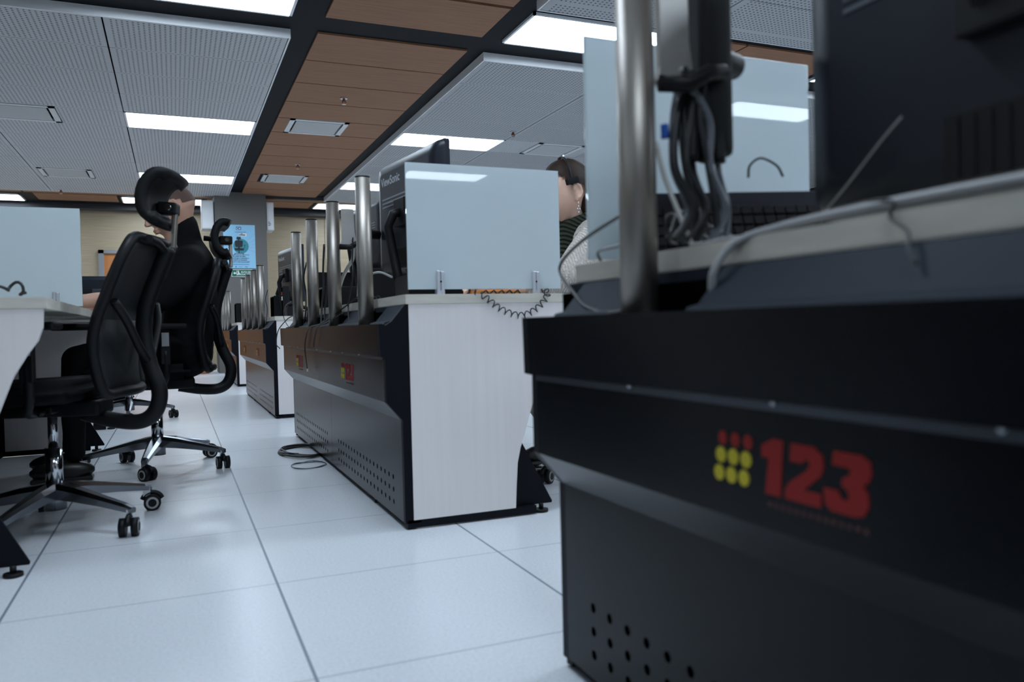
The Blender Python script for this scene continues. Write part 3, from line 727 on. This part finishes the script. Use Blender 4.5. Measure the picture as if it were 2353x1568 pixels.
    MB().cyl((.335, -.034, 1.082), (.335, .034, 1.082), .010).build('pivot_bolt', M['chrome'], r)
    MB().box(.343, .359, -.013, .013, .95, 1.085, bev=.005).build('headrest_rod', M['rod'], r)
    for s_ in (-1, 1):
        sup = MB().tube(smooth_path([(.02, s_*.13, .40), (.03, s_*.24, .405), (.05, s_*.275, .45), (.05, s_*.28, .56)], 5), [.014]*16, 10).box(.03, .07, s_*.28-.012, s_*.28+.012, .50, .655, bev=.005).build('armrest_post', M['plastic'], r)
        MB().box(.035, .065, s_*.294-.003, s_*.294+.003, .58, .64, bev=.001).build('post_badge', M['silver'], sup)
        MB().box(-.10, .14, s_*.28-.04, s_*.28+.04, .655, .68, bev=.011).build('armrest_pad', M['pad'], r)
    return r
CH_A = math.radians(-27)
chairB = make_chair('black mesh chair with the seated man, second from the camera')
chairB.location = (-.09, 4.10, 0)
CH_A = math.radians(-27)
chairA = copy_tree(chairB, (-.38, 3.0, 0), math.radians(-15), 'nearest empty black mesh chair with big curved headrest, in front of the man')
_P = Matrix.Translation((.05, 0, .42)) @ Matrix.Rotation(math.radians(5), 4, 'Y') @ Matrix.Translation((-.05, 0, -.42))
for c_ in chairA.children:
    if c_.name.split('.')[0] == 'headrest': c_.matrix_basis = _P @ Matrix.Translation((.30, 0, 1.112)) @ Matrix.Rotation(math.radians(8), 4, 'Y') @ Matrix.Translation((-.30, 0, -1.085))
    elif c_.name.split('.')[0] in ('back_frame', 'upper_mesh', 'lower_mesh', 'lumbar_pad', 'spine_bar', 'back_strut', 'headrest', 'headrest_bracket', 'pivot_bolt', 'headrest_rod'): c_.matrix_basis = _P
chairC = copy_tree(chairB, (-.33, 6.62, 0), math.radians(10), 'black office chair behind the seated man, only its casters visible')
chairD = copy_tree(chairB, (1.66, 2.98, 0), math.radians(8), 'black chair the woman sits on, seen below the white end panel')

# ------------------------------------------------------------------ people
def skin_mesh(nodes, edges, sub=2):
    """overlapping tapered ellipsoids along the bones, fused later by the voxel remesh; radii (half width y, half depth x)"""
    mb_ = MB()
    def rad(r_): return V((r_[1], r_[0], (r_[0]+r_[1])/2*.8 if r_[0] > .1 else r_[0])) if isinstance(r_, tuple) else V((r_, r_, r_))
    if len(nodes[0]) and not edges: edges = []
    for i, j in edges:
        p, q = V(nodes[i][0]), V(nodes[j][0]); ra, rb = rad(nodes[i][1]), rad(nodes[j][1])
        n_ = max(2, int((q-p).length/(min(min(ra), min(rb))*.28)))
        for k_ in range(n_+1):
            t = k_/n_; mb_.ball(p.lerp(q, t), tuple(ra.lerp(rb, t)), seg=16)
    return mb_.bm
def remeshed(name, mb, m, parent, vox=.006, sm=4):
    o = mb.build(name, m, parent)
    md = o.modifiers.new('r', 'REMESH'); md.mode = 'VOXEL'; md.voxel_size = vox; md.use_smooth_shade = True
    s_ = o.modifiers.new('sm', 'SMOOTH'); s_.iterations = sm; s_.factor = .5
    return o
def head_mb(mb, T):
    """head faces -x in local space, centre at the ear level; T places it"""
    b = bmesh.new(); bmesh.ops.create_uvsphere(b, u_segments=40, v_segments=28, radius=1)
    for v in b.verts:
        x, y, z = v.co
        px = x*.098; py = y*.076; pz = z*.118
        if z < 0:                     # taper to the jaw
            k = 1-.30*(-z)**1.4; py *= k
            if x > 0: px *= (1-.45*(-z))
            else: px *= (1-.05*(-z))
        if x < 0 and z < .1: px -= .006*math.exp(-((z+.75)/.25)**2)*math.exp(-(y/.4)**2)      # chin
        if x < 0: px += .008*math.exp(-((z-.05)/.14)**2)*math.exp(-((abs(y)-.42)/.22)**2)      # eye sockets
        if x < 0: px -= .005*math.exp(-((z-.25)/.12)**2)*math.exp(-(y/.6)**2)                  # brow
        if x > 0 and z > -.2: px *= 1.06
        v.co = (px, py, pz)
    mb.merge(b, 0, T)
    b = bmesh.new()
    # nose
    prof = [(-.092, .018), (-.104, -.004), (-.117, -.024), (-.114, -.034), (-.098, -.036), (-.085, -.01)]
    ws = [.007, .008, .011, .015, .013, .008]
    A = [b.verts.new((p[0], -w_, p[1])) for p, w_ in zip(prof, ws)]; B = [b.verts.new((p[0], w_, p[1])) for p, w_ in zip(prof, ws)]
    b.faces.new(A); b.faces.new(B[::-1])
    for i in range(6): b.faces.new((A[i], B[i], B[(i+1) % 6], A[(i+1) % 6]))
    bmesh.ops.recalc_face_normals(b, faces=b.faces); mb.merge(b, 0, T)
    mb.ball((-.087, 0, -.058), (.011, .024, .0055), mtx=T); mb.ball((-.085, 0, -.069), (.011, .021, .0055), mtx=T)   # lips
    for s_ in (-1, 1):                                                                          # ears
        mb.ball((.008, s_*.076, -.008), (.018, .008, .030), mtx=T)
        mb.tube([T @ V((.008+.017*math.cos(t), s_*(.081), -.004+.027*math.sin(t))) for t in [PI*(-.6+1.5*i/9) for i in range(10)]], .0055, 7)
        mb.ball((.0, s_*.077, -.034), (.008, .006, .010), mtx=T)
def hand_mb(mb, wrist, dirv, up, side, curl=.5):
    """palm + four fingers + thumb; side=+1: thumb on the +cross side"""
    d_ = V(dirv).normalized(); u_ = V(up).normalized(); s_ = d_.cross(u_).normalized()*side; w0 = V(wrist)
    nodes = [(w0-d_*.02, (.024, .018)), (w0+d_*.03, (.030, .015)), (w0+d_*.075, (.036, .014))]
    mb.merge(skin_mesh([(n[0], n[1]) for n in nodes], [(0, 1), (1, 2)], 2))
    for i, (off, ln) in enumerate(((.030, .072), (.010, .080), (-.010, .074), (-.029, .058))):
        p = w0+d_*.085+s_*off; pts = [p-d_*.02, p]; a = 0
        for k_, f in enumerate((.45, .32, .23)):
            a += curl*(.35+.25*k_); p = p+(d_*math.cos(a)-u_*math.sin(a))*ln*f; pts.append(p)
        mb.tube(pts, [.0095, .0092, .0086, .008, .0065], 10); mb.ball(pts[-1], .0066)
    p = w0+d_*.02+s_*.026; pts = [p-d_*.01-s_*.012, p+s_*.012+d_*.012, p+s_*.022+d_*.038-u_*.008, p+s_*.022+d_*.062-u_*.014]
    mb.tube(pts, [.013, .012, .0098, .0085], 10); mb.ball(pts[-1], .0086)

# --- man in black, seated on the second chair, facing left
PM = empty('person', (-.02, 4.1, 0), 'man in black jacket bent over the left desk, head behind the headrest', 'person')
TH = Matrix.Translation((.018, -.07, 1.212)) @ Matrix.Rotation(math.radians(-23), 4, 'Y') @ Matrix.Rotation(math.radians(6), 4, 'Z') @ Matrix.Scale(1.15, 4)
mb = MB(); head_mb(mb, TH)
mb.merge(skin_mesh([(V((.06, -.06, .93)), .06), (V((.055, -.06, 1.05)), .056), (V((.03, -.065, 1.15)), .062)], [(0, 1), (1, 2)], 1))
mb.merge(skin_mesh([(V((-.14, -.24, .79)), .034), (V((-.28, -.30, .785)), .033), (V((-.40, -.33, .772)), .026)], [(0, 1), (1, 2)], 1))
hand_mb(mb, (-.42, -.335, .772), (-1, -.1, -.05), (0, 0, 1), 1, .5)
mb.merge(skin_mesh([(V((-.14, .18, .79)), .034), (V((-.36, .16, .772)), .026)], [(0, 1)], 1))
hand_mb(mb, (-.38, .155, .772), (-1, 0, -.05), (0, 0, 1), -1, .5)
remeshed('body', mb, M['skin_m'], PM, .0045, 3)
mb = MB()
mb.merge(skin_mesh([
 (V((.06, 0, .54)), (.17, .13)), (V((.08, 0, .68)), (.165, .12)), (V((.10, 0, .82)), (.19, .12)), (V((.10, -.01, .95)), (.20, .11)),
 (V((.075, -.04, 1.04)), (.085, .085)), (V((.062, -.06, 1.135)), (.074, .076)),
 (V((.09, -.19, .96)), .072), (V((.04, -.25, .85)), .060), (V((-.03, -.26, .79)), .056), (V((-.17, -.27, .79)), .046),
 (V((.09, .19, .96)), .072), (V((.03, .24, .84)), .060), (V((-.03, .24, .79)), .055), (V((-.17, .2, .79)), .046)],
 [(0, 1), (1, 2), (2, 3), (3, 4), (4, 5), (3, 6), (6, 7), (7, 8), (8, 9), (3, 10), (10, 11), (11, 12), (12, 13)], 2))
remeshed('jacket', mb, M['jacket'], PM, .008, 3)
mb = MB()
mb.merge(skin_mesh([(V((.05, 0, .55)), (.16, .11)), (V((.0, -.1, .55)), .09), (V((-.22, -.13, .555)), .075), (V((-.38, -.14, .53)), .062), (V((-.40, -.14, .32)), .052), (V((-.40, -.14, .12)), .042),
 (V((0, .1, .55)), .09), (V((-.22, .13, .555)), .075), (V((-.38, .14, .53)), .062), (V((-.42, .14, .32)), .052), (V((-.44, .14, .12)), .042)],
 [(0, 1), (1, 2), (2, 3), (3, 4), (4, 5), (0, 6), (6, 7), (7, 8), (8, 9), (9, 10)], 2))
remeshed('trousers', mb, M['jacket'], PM, .01, 3)
for s_, x_ in ((-1, -.40), (1, -.44)): MB().ball((x_-.05, s_*.14, .045), (.13, .045, .045)).box(x_-.17, x_+.07, s_*.14-.04, s_*.14+.04, .0, .02, bev=.008).build('shoe', M['shoe'], PM)
# cropped hair cap
b = bmesh.new(); bmesh.ops.create_uvsphere(b, u_segments=32, v_segments=20, radius=1)
bmesh.ops.delete(b, geom=[v for v in b.verts if v.co.z < -.08+(.58 if v.co.x < -.1 else .0)*min(1, -v.co.x*2 if v.co.x < 0 else 0)+(.15 if abs(v.co.y) > .7 and v.co.x < .2 else 0)], context='VERTS')
for v in b.verts: v.co = V((v.co.x*.1035+.002, v.co.y*.0785, v.co.z*.1200+.001))
for f in b.faces: f.smooth = True
mb = MB(); mb.merge(b, 0, TH); mb.build('cropped_hair', M['hairs'], PM)
MB().torus((-.355, -.325, .775), .034, .007, 'x').build('wristband', M['plastic'], PM)
mb = MB()
for s_ in (-1, 1): mb.tube([TH @ V((-.088, s_*.062, .012)), TH @ V((-.04, s_*.079, .014)), TH @ V((.008, s_*.083, .016))], .0012, 6)
mb.build('glasses_temple', M['silver'], PM)

# --- woman with headset at the middle desk, facing left
PW = empty('person', (1.475, 2.92, 0), 'woman with headset, green scarf and cream cable-knit sweater behind the glass', 'person')
TW = Matrix.Translation((.0, -.05, 1.165)) @ Matrix.Rotation(math.radians(-14), 4, 'Y') @ Matrix.Rotation(math.radians(-6), 4, 'Z') @ Matrix.Scale(1.04, 4)
mb = MB(); head_mb(mb, TW)
mb.merge(skin_mesh([(V((.07, -.04, .93)), .05), (V((.055, -.045, 1.03)), .049), (V((.02, -.05, 1.10)), .054)], [(0, 1), (1, 2)], 1))
mb.merge(skin_mesh([(V((-.22, -.22, .785)), .03), (V((-.38, -.24, .775)), .024)], [(0, 1)], 1)); hand_mb(mb, (-.40, -.245, .775), (-1, .1, -.03), (0, 0, 1), 1, .6)
mb.merge(skin_mesh([(V((-.22, .18, .785)), .03), (V((-.36, .14, .775)), .024)], [(0, 1)], 1)); hand_mb(mb, (-.38, .135, .775), (-1, -.1, -.03), (0, 0, 1), -1, .6)
remeshed('body', mb, M['skin_w'], PW, .0045, 2)
mb = MB()
mb.merge(skin_mesh([
 (V((.10, 0, .54)), (.17, .13)), (V((.11, 0, .68)), (.155, .12)), (V((.12, 0, .82)), (.18, .12)), (V((.11, 0, .95)), (.185, .11)), (V((.08, -.02, 1.01)), .075),
 (V((.07, -.20, .965)), .09), (V((-.03, -.245, .885)), .08), (V((-.11, -.26, .815)), .064), (V((-.16, -.24, .79)), .048), (V((-.25, -.235, .785)), .042),
 (V((.10, .18, .93)), .072), (V((.05, .23, .84)), .066), (V((-.03, .24, .79)), .058), (V((-.22, .19, .79)), .044)],
 [(0, 1), (1, 2), (2, 3), (3, 4), (3, 5), (5, 6), (6, 7), (7, 8), (8, 9), (3, 10), (10, 11), (11, 12), (12, 13)], 2))
remeshed('sweater', mb, M['knit'], PW, .007, 2)
sc_ = MB(); rows = []
for i in range(9):
    z = .915+.165*i/8; k = 1-.30*(i/8)**1.3
    rows.append([V((.075-.03*(i/8)+(.105*k)*math.cos(t), -.02-.02*(i/8)+(.118*k)*math.sin(t), z-.035*(-math.cos(t))*(1-i/8)+.03*math.cos(t)*(i/8))) for t in [2*PI*j/28 for j in range(29)]])
sc_.sheet(rows, .02).build('scarf', M['scarf'], PW)
mb = MB()
mb.merge(skin_mesh([(V((.10, 0, .55)), (.16, .11)), (V((.02, -.09, .55)), .085), (V((-.2, -.10, .55)), .07), (V((-.30, -.10, .52)), .058), (V((-.17, -.07, .34)), .05), (V((-.06, -.05, .17)), .038),
 (V((.02, .1, .55)), .085), (V((-.22, .12, .55)), .07), (V((-.34, .12, .52)), .058), (V((-.36, .12, .3)), .05), (V((-.38, .12, .1)), .036)],
 [(0, 1), (1, 2), (2, 3), (3, 4), (4, 5), (0, 6), (6, 7), (7, 8), (8, 9), (9, 10)], 2))
remeshed('trousers', mb, M['beige'], PW, .01, 3)
for x_, y_, z_ in ((-.09, -.05, .12), (-.42, .12, .035)): MB().ball((x_-.02, y_, z_), (.12, .04, .04)).box(x_-.13, x_+.08, y_-.036, y_+.036, z_-.035, z_-.022, bev=.005).build('shoe', M['shoe'], PW)
# hair pulled back with a bun
b = bmesh.new(); bmesh.ops.create_uvsphere(b, u_segments=40, v_segments=28, radius=1)
dele = []
for v in b.verts:
    x, y, z = v.co
    lim = .42*max(0, min(1, (-x-.05)*2.2)) - (.62 if x > .28 else -.02 if x > -.1 else -.05)
    if z < lim: dele.append(v)
bmesh.ops.delete(b, geom=dele, context='VERTS')
for v in b.verts:
    rip = 1+.010*math.sin(18*math.atan2(v.co.y, v.co.z))
    v.co = V((v.co.x*.111+.005, v.co.y*.086, v.co.z*.128+.004))*rip
for f in b.faces: f.smooth = True
mb = MB(); mb.merge(b, 0, TW); mb.ball((.125, 0, .0), (.045, .045, .042), mtx=TW); mb.ball((.06, -.04, -.06), (.045, .04, .06), mtx=TW)
mb.build('hair', M['hairb'], PW)
hs = MB(); hs.tube([TW @ V((-.012+.018*abs(math.sin(t)), .092*math.cos(t), .020+.118*math.sin(t))) for t in [PI*i/16 for i in range(17)]], .005, 8)
hs.box(-.035, .02, -.098, -.084, .022, .048, bev=.006, mtx=TW).box(-.035, .02, .084, .098, .022, .048, bev=.006, mtx=TW)
hs.tube([TW @ V((-.03, .092, .03)), TW @ V((-.08, .085, -.03)), TW @ V((-.11, .05, -.055))], .0022, 6)
hs.build('headset', M['plastic'], PW)
hl = MB().tube([TW @ V((.0065, .03-.06*i/6, .1385)) for i in range(7)], .0035, 8).build('headset_band_highlight', M['chrome'], PW)
er = MB()
e0 = TW @ V((.0, -.084, -.045))
er.tube([e0, e0-V((0, 0, .018))], .0010, 6).ball(e0-V((0, 0, .020)), .0042)
for s_ in (-1, 1): er.ball(e0+V((s_*.005, 0, -.030)), .0035); er.tube([e0-V((0, 0, .020)), e0+V((s_*.006, 0, -.03)), e0-V((0, 0, .042))], .0009, 6)
er.ball(e0-V((0, 0, .043)), .0032)
er.build('earring', M['silver'], PW)

# ------------------------------------------------------------------ loose things on and by the desks
def cable(name, pts, r, m, label, cat='cable', n=8, group=None, seg=8):
    o = MB().tube(smooth_path(pts, n), r, seg).build(name, m); return tag(o, label, cat, group)
def coil(pts, R, r, turns, label, m='wire', name='coiled_phone_cord'):
    base = smooth_path(pts, 12); n = turns*12; out = []
    cum = [0]
    for a, b in zip(base[:-1], base[1:]): cum.append(cum[-1]+(b-a).length)
    L_ = cum[-1]; j = 0
    for i in range(n+1):
        s_ = L_*i/n
        while j < len(cum)-2 and cum[j+1] < s_: j += 1
        t = (base[j+1]-base[j]); p = base[j]+t*((s_-cum[j])/max(1e-9, cum[j+1]-cum[j])); t.normalize()
        u_ = t.orthogonal().normalized(); u_ = (V((0, 1, 0))-t*t.y).normalized(); q = t.cross(u_)
        a = 2*PI*i/12; out.append(p+(u_*math.cos(a)+q*math.sin(a))*R)
    o = MB().tube(out, r, 6).build(name, M[m]); return tag(o, label, 'phone cord')
coil([(.885, 2.45, .752), (.92, 2.405, .735), (.98, 2.402, .690), (1.05, 2.402, .668), (1.11, 2.402, .690), (1.15, 2.402, .735), (1.155, 2.45, .760)], .010, .0021, 17, 'black coiled phone cord sagging over the white end panel')
coil([(-.83, 2.60, .77), (-.56, 2.60, .785), (-.50, 2.60, .795), (-.46, 2.60, .768), (-.43, 2.61, .782), (-.40, 2.62, .775), (-.385, 2.64, .757)], .014, .0045, 9, 'black coiled phone cord lying on the left desk')
coil([(.70, 2.88, .75), (.655, 2.86, .735), (.64, 2.85, .68), (.65, 2.85, .665)], .008, .002, 8, 'short coiled cord hanging behind the middle desk')

def phone(x, y, rz, label):
    r = empty('desk_phone', (x, y, .741), label, 'phone', rz, 'black desk phones')
    MB().prism([(-.09, 0), (.10, 0), (.10, .02), (-.07, .075), (-.09, .07)], 'y', -.09, .09, bev=.004).build('base', M['plastic'], r)
    MB().tube([(-.08, -.065, .075), (-.06, -.065, .095), (.05, -.065, .06), (.09, -.065, .03)], [.02, .014, .014, .02], 10).build('handset', M['plastic'], r)
    k = MB()
    for i in range(3):
        for j in range(4): k.box(-.02+.025*j, -.003+.025*j, -.03+.03*i, -.01+.03*i, .03-.008*j+.02, .04-.008*j+.02)
    k.build('keys', M['shellline'], r)
phone(.80, 2.62, 0, 'black desk phone behind the middle glass screen')
phone(.86, 6.15, 0, 'black desk phone on the third desk')

def pc(x, y, w_, d_, h_, label, rz=0, stickers=False):
    r = empty('desktop_computer', (x, y, .741), label, 'computer', rz, 'small black computers on the desks')
    MB().box(-w_/2, w_/2, -d_/2, d_/2, 0, h_, bev=.005).build('case', M['plastic'], r)
    MB().box(-w_/2-.001, -w_/2, -d_/2+.01, d_/2-.01, .01, h_-.01).build('rear_plate', M['hole'], r)
    if stickers:
        MB().box(-w_/2-.003, -w_/2-.001, -.03, .03, h_-.07, h_-.045).build('sticker', M['red'], r)
        MB().box(-w_/2-.003, -w_/2-.001, -.03, .035, h_-.11, h_-.08).build('sticker', M['beam'], r)
    return r
pc(.86, 6.62, .09, .09, .10, 'small black box on the third desk under the marked monitor')
pc(.80, 6.38, .05, .07, .24, 'black box with red and white stickers beside a pole on the third desk', stickers=True)
pc(.84, 4.15, .30, .30, .11, 'black computer case between the poles of the middle desk')
pc(.86, 4.70, .25, .30, .22, 'black computer case at the far end of the middle desk')
pc(.92, 3.68, .20, .2, .17, 'black box below the second monitor of the middle desk')
pc(.84, 9.95, .08, .10, .2, 'black box on the farthest desk beside the blue item')
pc(.83, 10.9, .2, .3, .26, 'dark equipment case at the back of the farthest desk')
pc(.9, 7.3, .2, .3, .2, 'dark equipment case at the back of the third desk')
r = empty('blue_item', (.78, 9.80, .741), 'small bright blue package standing on the farthest desk', 'package')
MB().box(-.02, .02, -.035, .035, 0, .07, bev=.008).build('packet', mat('bright_blue', (.03, .30, .75), .4), r)
MB().torus((-.021, 0, .036), .014, .003, 'x').build('round_mark', M['navy'], r)

# keyboard leaning behind the poles of the nearest desk, with keys
r = empty('keyboard', (.79, 1.175, .737), 'black keyboard standing on edge behind the cables of the nearest desk', 'keyboard', math.radians(-20))
TK = Matrix.Rotation(math.radians(62), 4, 'X')
MB().box(-.04, .40, 0, .155, -.022, 0, bev=.004, mtx=TK).build('keyboard_body', M['shell'], r)
kk = MB()
for i in range(20):
    for j in range(5): kk.box(-.03+.0205*i, -.0125+.0205*i, .012+.022*j, .030+.022*j, .0, .008, bev=.002, mtx=TK)
kk.build('keys', M['plastic'], r)
MB().cyl(TK @ V((.115, .145, .0)), TK @ V((.115, .145, .004)), .007).build('round_mark', M['greywire'], r)
def kb(x, y, label):
    r = empty('keyboard', (x, y, .741), label, 'keyboard')
    MB().box(-.07, .07, -.21, .21, 0, .018, bev=.004).build('keyboard_body', M['plastic'], r)
    k = MB()
    for i in range(5):
        for j in range(18): k.box(-.06+.024*i, -.04+.024*i, -.2+.0222*j, -.182+.0222*j, .018, .025)
    k.build('keys', M['shell'], r)
kb(1.02, 3.05, 'black keyboard lying behind the middle glass screen')
kb(-.5, 4.05, 'black keyboard under the hand of the man')
# orange zigzag cloth on the middle desk
r = empty('patterned_cloth', (1.04, 2.62, .741), 'orange cloth with black zigzags lying behind the middle glass screen', 'cloth')
MB().box(-.07, .085, -.05, .05, 0, .020, bev=.006).build('fold', M['orange'], r)
z = MB()
for i in range(5): z.prism([(-.068+.03*i, .004), (-.060+.03*i, .004), (-.045+.03*i, .018), (-.030-.008+.03*i, .004), (-.030+.03*i, .004), (-.043+.03*i, .0195), (-.048+.03*i, .0195)], 'y', -.0525, -.050)
z.build('zigzag', M['ink'], r)

# cables: nearest desk
cable('grey_conduit', [(.645, .965-.115, .655), (.64, .84, .70), (.66, .82, .735), (.675, .75, .748), (.672, .6, .752), (.668, .42, .752), (.664, .2, .752)], .0055, M['greywire'], 'thick pale grey cable running along the edge of the nearest desktop')
cable('black_cable', [(.63, 1.02, .806), (.65, 1.195, .784), (.66, 1.297, .76), (.662, 1.328, .738), (.655, 1.29, .712), (.642, 1.23, .688), (.628, 1.172, .668), (.612, 1.088, .6545), (.60, 1.0, .6525)], .003, M['wire'], 'dark grey cable looping left of the nearest pole')
cable('black_cable', [(.63, 1.02, .756), (.65, 1.144, .757), (.66, 1.178, .754), (.668, 1.183, .743)], .0026, M['shellline'], 'short dark grey cable left of the nearest pole above the desktop')
cable('black_cable', [(.70, .78, .757), (.668, .60, .756), (.662, .585, .735), (.655, .56, .72), (.640, .545, .70), (.632, .53, .685)], .0018, M['wire'], 'thin black cable drooping over the edge of the nearest desktop at right')
cable('pale_cable', [(.655, .99, .90), (.665, .985, .85), (.68, .975, .80), (.70, .97, .75)], .0035, M['whitewire'], 'thin pale cable among the black bundle behind the nearest pole')
cable('small_cable_loop', [(.93, 1.12, .885), (.93, 1.115, .905), (.95, 1.11, .918), (.975, 1.10, .905), (.985, 1.095, .885)], .0022, M['wire'], 'small dark cable loop above the standing keyboard')
BG = 'black cable bundle behind the nearest pole'
random.seed(3)
for i in range(9):
    x0 = .662+.016*(i % 5); y0 = .985-.012*(i // 3)
    jx = random.uniform(-.012, .012)
    cable('bundled_cable', [(.69+.01*(i % 4), y0, .985), (x0+.018, y0, .93), (x0+.02+jx, y0-.005, .86), (x0+.035, y0-.01, .80), (x0+.03+jx*2, y0, .752)], .0035+.0015*(i % 3), M['wire'] if i % 4 else M['shellline'], 'one of the black cables hanging in a bundle behind the nearest pole', group=BG)
for i in range(3): cable('cable_sleeve', [(.70+.022*i, .97, 1.0), (.705+.022*i, .97, .93), (.70+.024*i, .965, .87)], .010, M['plastic'], 'one of the black cable sleeves hanging from the bracket', group='black cable sleeves at the bracket')
cable('blue_plug', [(.667, .985, .925), (.668, .985, .905)], .006, M['bluewire'], 'small blue plug beside the nearest pole', 'plug')
for i in range(6):
    a = i*1.1; cable('tangled_cable', [(.70+.02*math.cos(a), 1.0+.02*math.sin(a), .765), (.73+.03*math.cos(a+1), 1.02, .79+.01*i*.5), (.78+.02*math.sin(a), 1.03-.02*math.cos(a), .775), (.80, .98+.01*i, .755)], .0025, M['wire'], 'one of the black cables tangled on the nearest desktop', group='tangled cables on the nearest desktop')
cable('flat_cable_loop', [(.672, .93, .744), (.675, .90, .7435), (.672, .86, .744), (.69, .84, .745)], .003, M['greywire'], 'short grey cable lying on the edge of the nearest desktop')
# middle desk
cable('thin_cable', [(.70, 3.0, .80), (.63, 3.25, .72), (.598, 3.55, .665), (.575, 3.75, .648), (.570, 3.85, .60), (.572, 3.9, .54), (.576, 3.87, .452)], .0028, M['wire'], 'thin dark cable hanging down the front of the middle desk with a pale plug')
cable('cable_plug', [(.576, 3.87, .452), (.576, 3.87, .438)], .004, M['whitewire'], 'pale plug at the end of the hanging cable on the middle desk', 'plug')
cable('thin_cable', [(.62, 3.2, .70), (.60, 3.4, .668), (.573, 3.5, .65), (.568, 3.58, .60), (.570, 3.62, .56)], .0025, M['wire'], 'second thin dark cable hanging over the middle desk back')
cable('thin_cable', [(.61, 4.55, .72), (.60, 4.75, .70), (.57, 4.92, .64), (.56, 4.96, .56), (.572, 4.9, .53)], .003, M['wire'], 'looped dark cable hanging at the far corner of the middle desk')
cable('cable_loop', [(.60, 4.5, .80), (.60, 4.8, .78), (.60, 4.9, .72), (.60, 4.7, .66), (.60, 4.5, .66)], .0025, M['wire'], 'dark cable loop around the last pole of the middle desk')
cable('pale_cable', [(.70, 3.33, .98), (.70, 3.36, .93), (.69, 3.42, .90), (.68, 3.48, .86), (.67, 3.5, .82)], .008, M['whitewire'], 'pale cable hanging from the bracket between the poles of the middle desk')
cable('arched_cable', [(.80, 3.75, .78), (.80, 3.7, .865), (.80, 3.55, .875), (.80, 3.3, .872), (.80, 3.1, .84)], .005, M['greywire'], 'grey cable arching behind the nearest poles of the middle desk')
for i, (yy_, a) in enumerate(((3.15, .0), (3.7, .5), (3.8, 1.0), (4.25, 1.5), (4.35, 2.0), (4.6, .7), (2.95, 1.2), (3.55, 1.9))):
    cable('pole_cable', [(.66, yy_, 1.0+.02*i % .08), (.65+.01*math.cos(a), yy_+.02, .92), (.655, yy_+.03*math.sin(a), .84), (.645, yy_+.05*math.cos(a), .74), (.635, yy_, .66)], .003+.001*(i % 3), M['wire'], 'one of the dark cables hanging beside the poles of the middle desk', group='cables hanging beside the middle desk poles')
for i, (yy_, a) in enumerate(((6.6, .0), (7.15, .8), (7.7, 1.6), (6.3, 2.2))):
    cable('pole_cable', [(.66, yy_, .95), (.65+.01*math.cos(a), yy_+.02, .88), (.655, yy_+.03*math.sin(a), .80), (.635, yy_, .66)], .003, M['wire'] if i % 2 else M['greywire'], 'one of the cables hanging beside the poles of the third desk', group='cables hanging beside the third desk poles')
cable('thin_shiny_cable', [(.775, .80, .765), (.778, .755, .80), (.778, .70, .845), (.772, .665, .865)], .0012, M['greywire'], 'thin shiny cable running up in front of the big black monitor')
# floor coils at the foot of the middle desk
pts = []
for i in range(60):
    a = i*.5; pts.append((.585+.10*math.cos(a)*(1+.12*math.sin(i*1.3)), 4.22+.20*math.sin(a)*(1+.1*math.cos(i*.9)), .006+.012*(i/60)+.004*math.sin(i)))
cable('coiled_floor_cable', pts, .0055, M['wire'], 'coil of thick black cable lying on the floor by the middle desk', n=3)
pts = []
for i in range(26): a = i*.55; pts.append((.56+.08*math.cos(a), 3.80+.10*math.sin(a)*(1+.2*math.cos(i)), .004+.002*math.sin(i*2)))
cable('coiled_floor_cable', pts, .002, M['shellline'], 'thin grey cable loops on the floor by the middle desk', n=3)
cable('floor_cable', [(1.25, 3.4, .006), (1.45, 3.2, .006), (1.62, 2.9, .006), (1.7, 2.6, .006), (1.5, 2.2, .006)], .005, M['wire'], 'black cable on the floor under the chair of the woman')
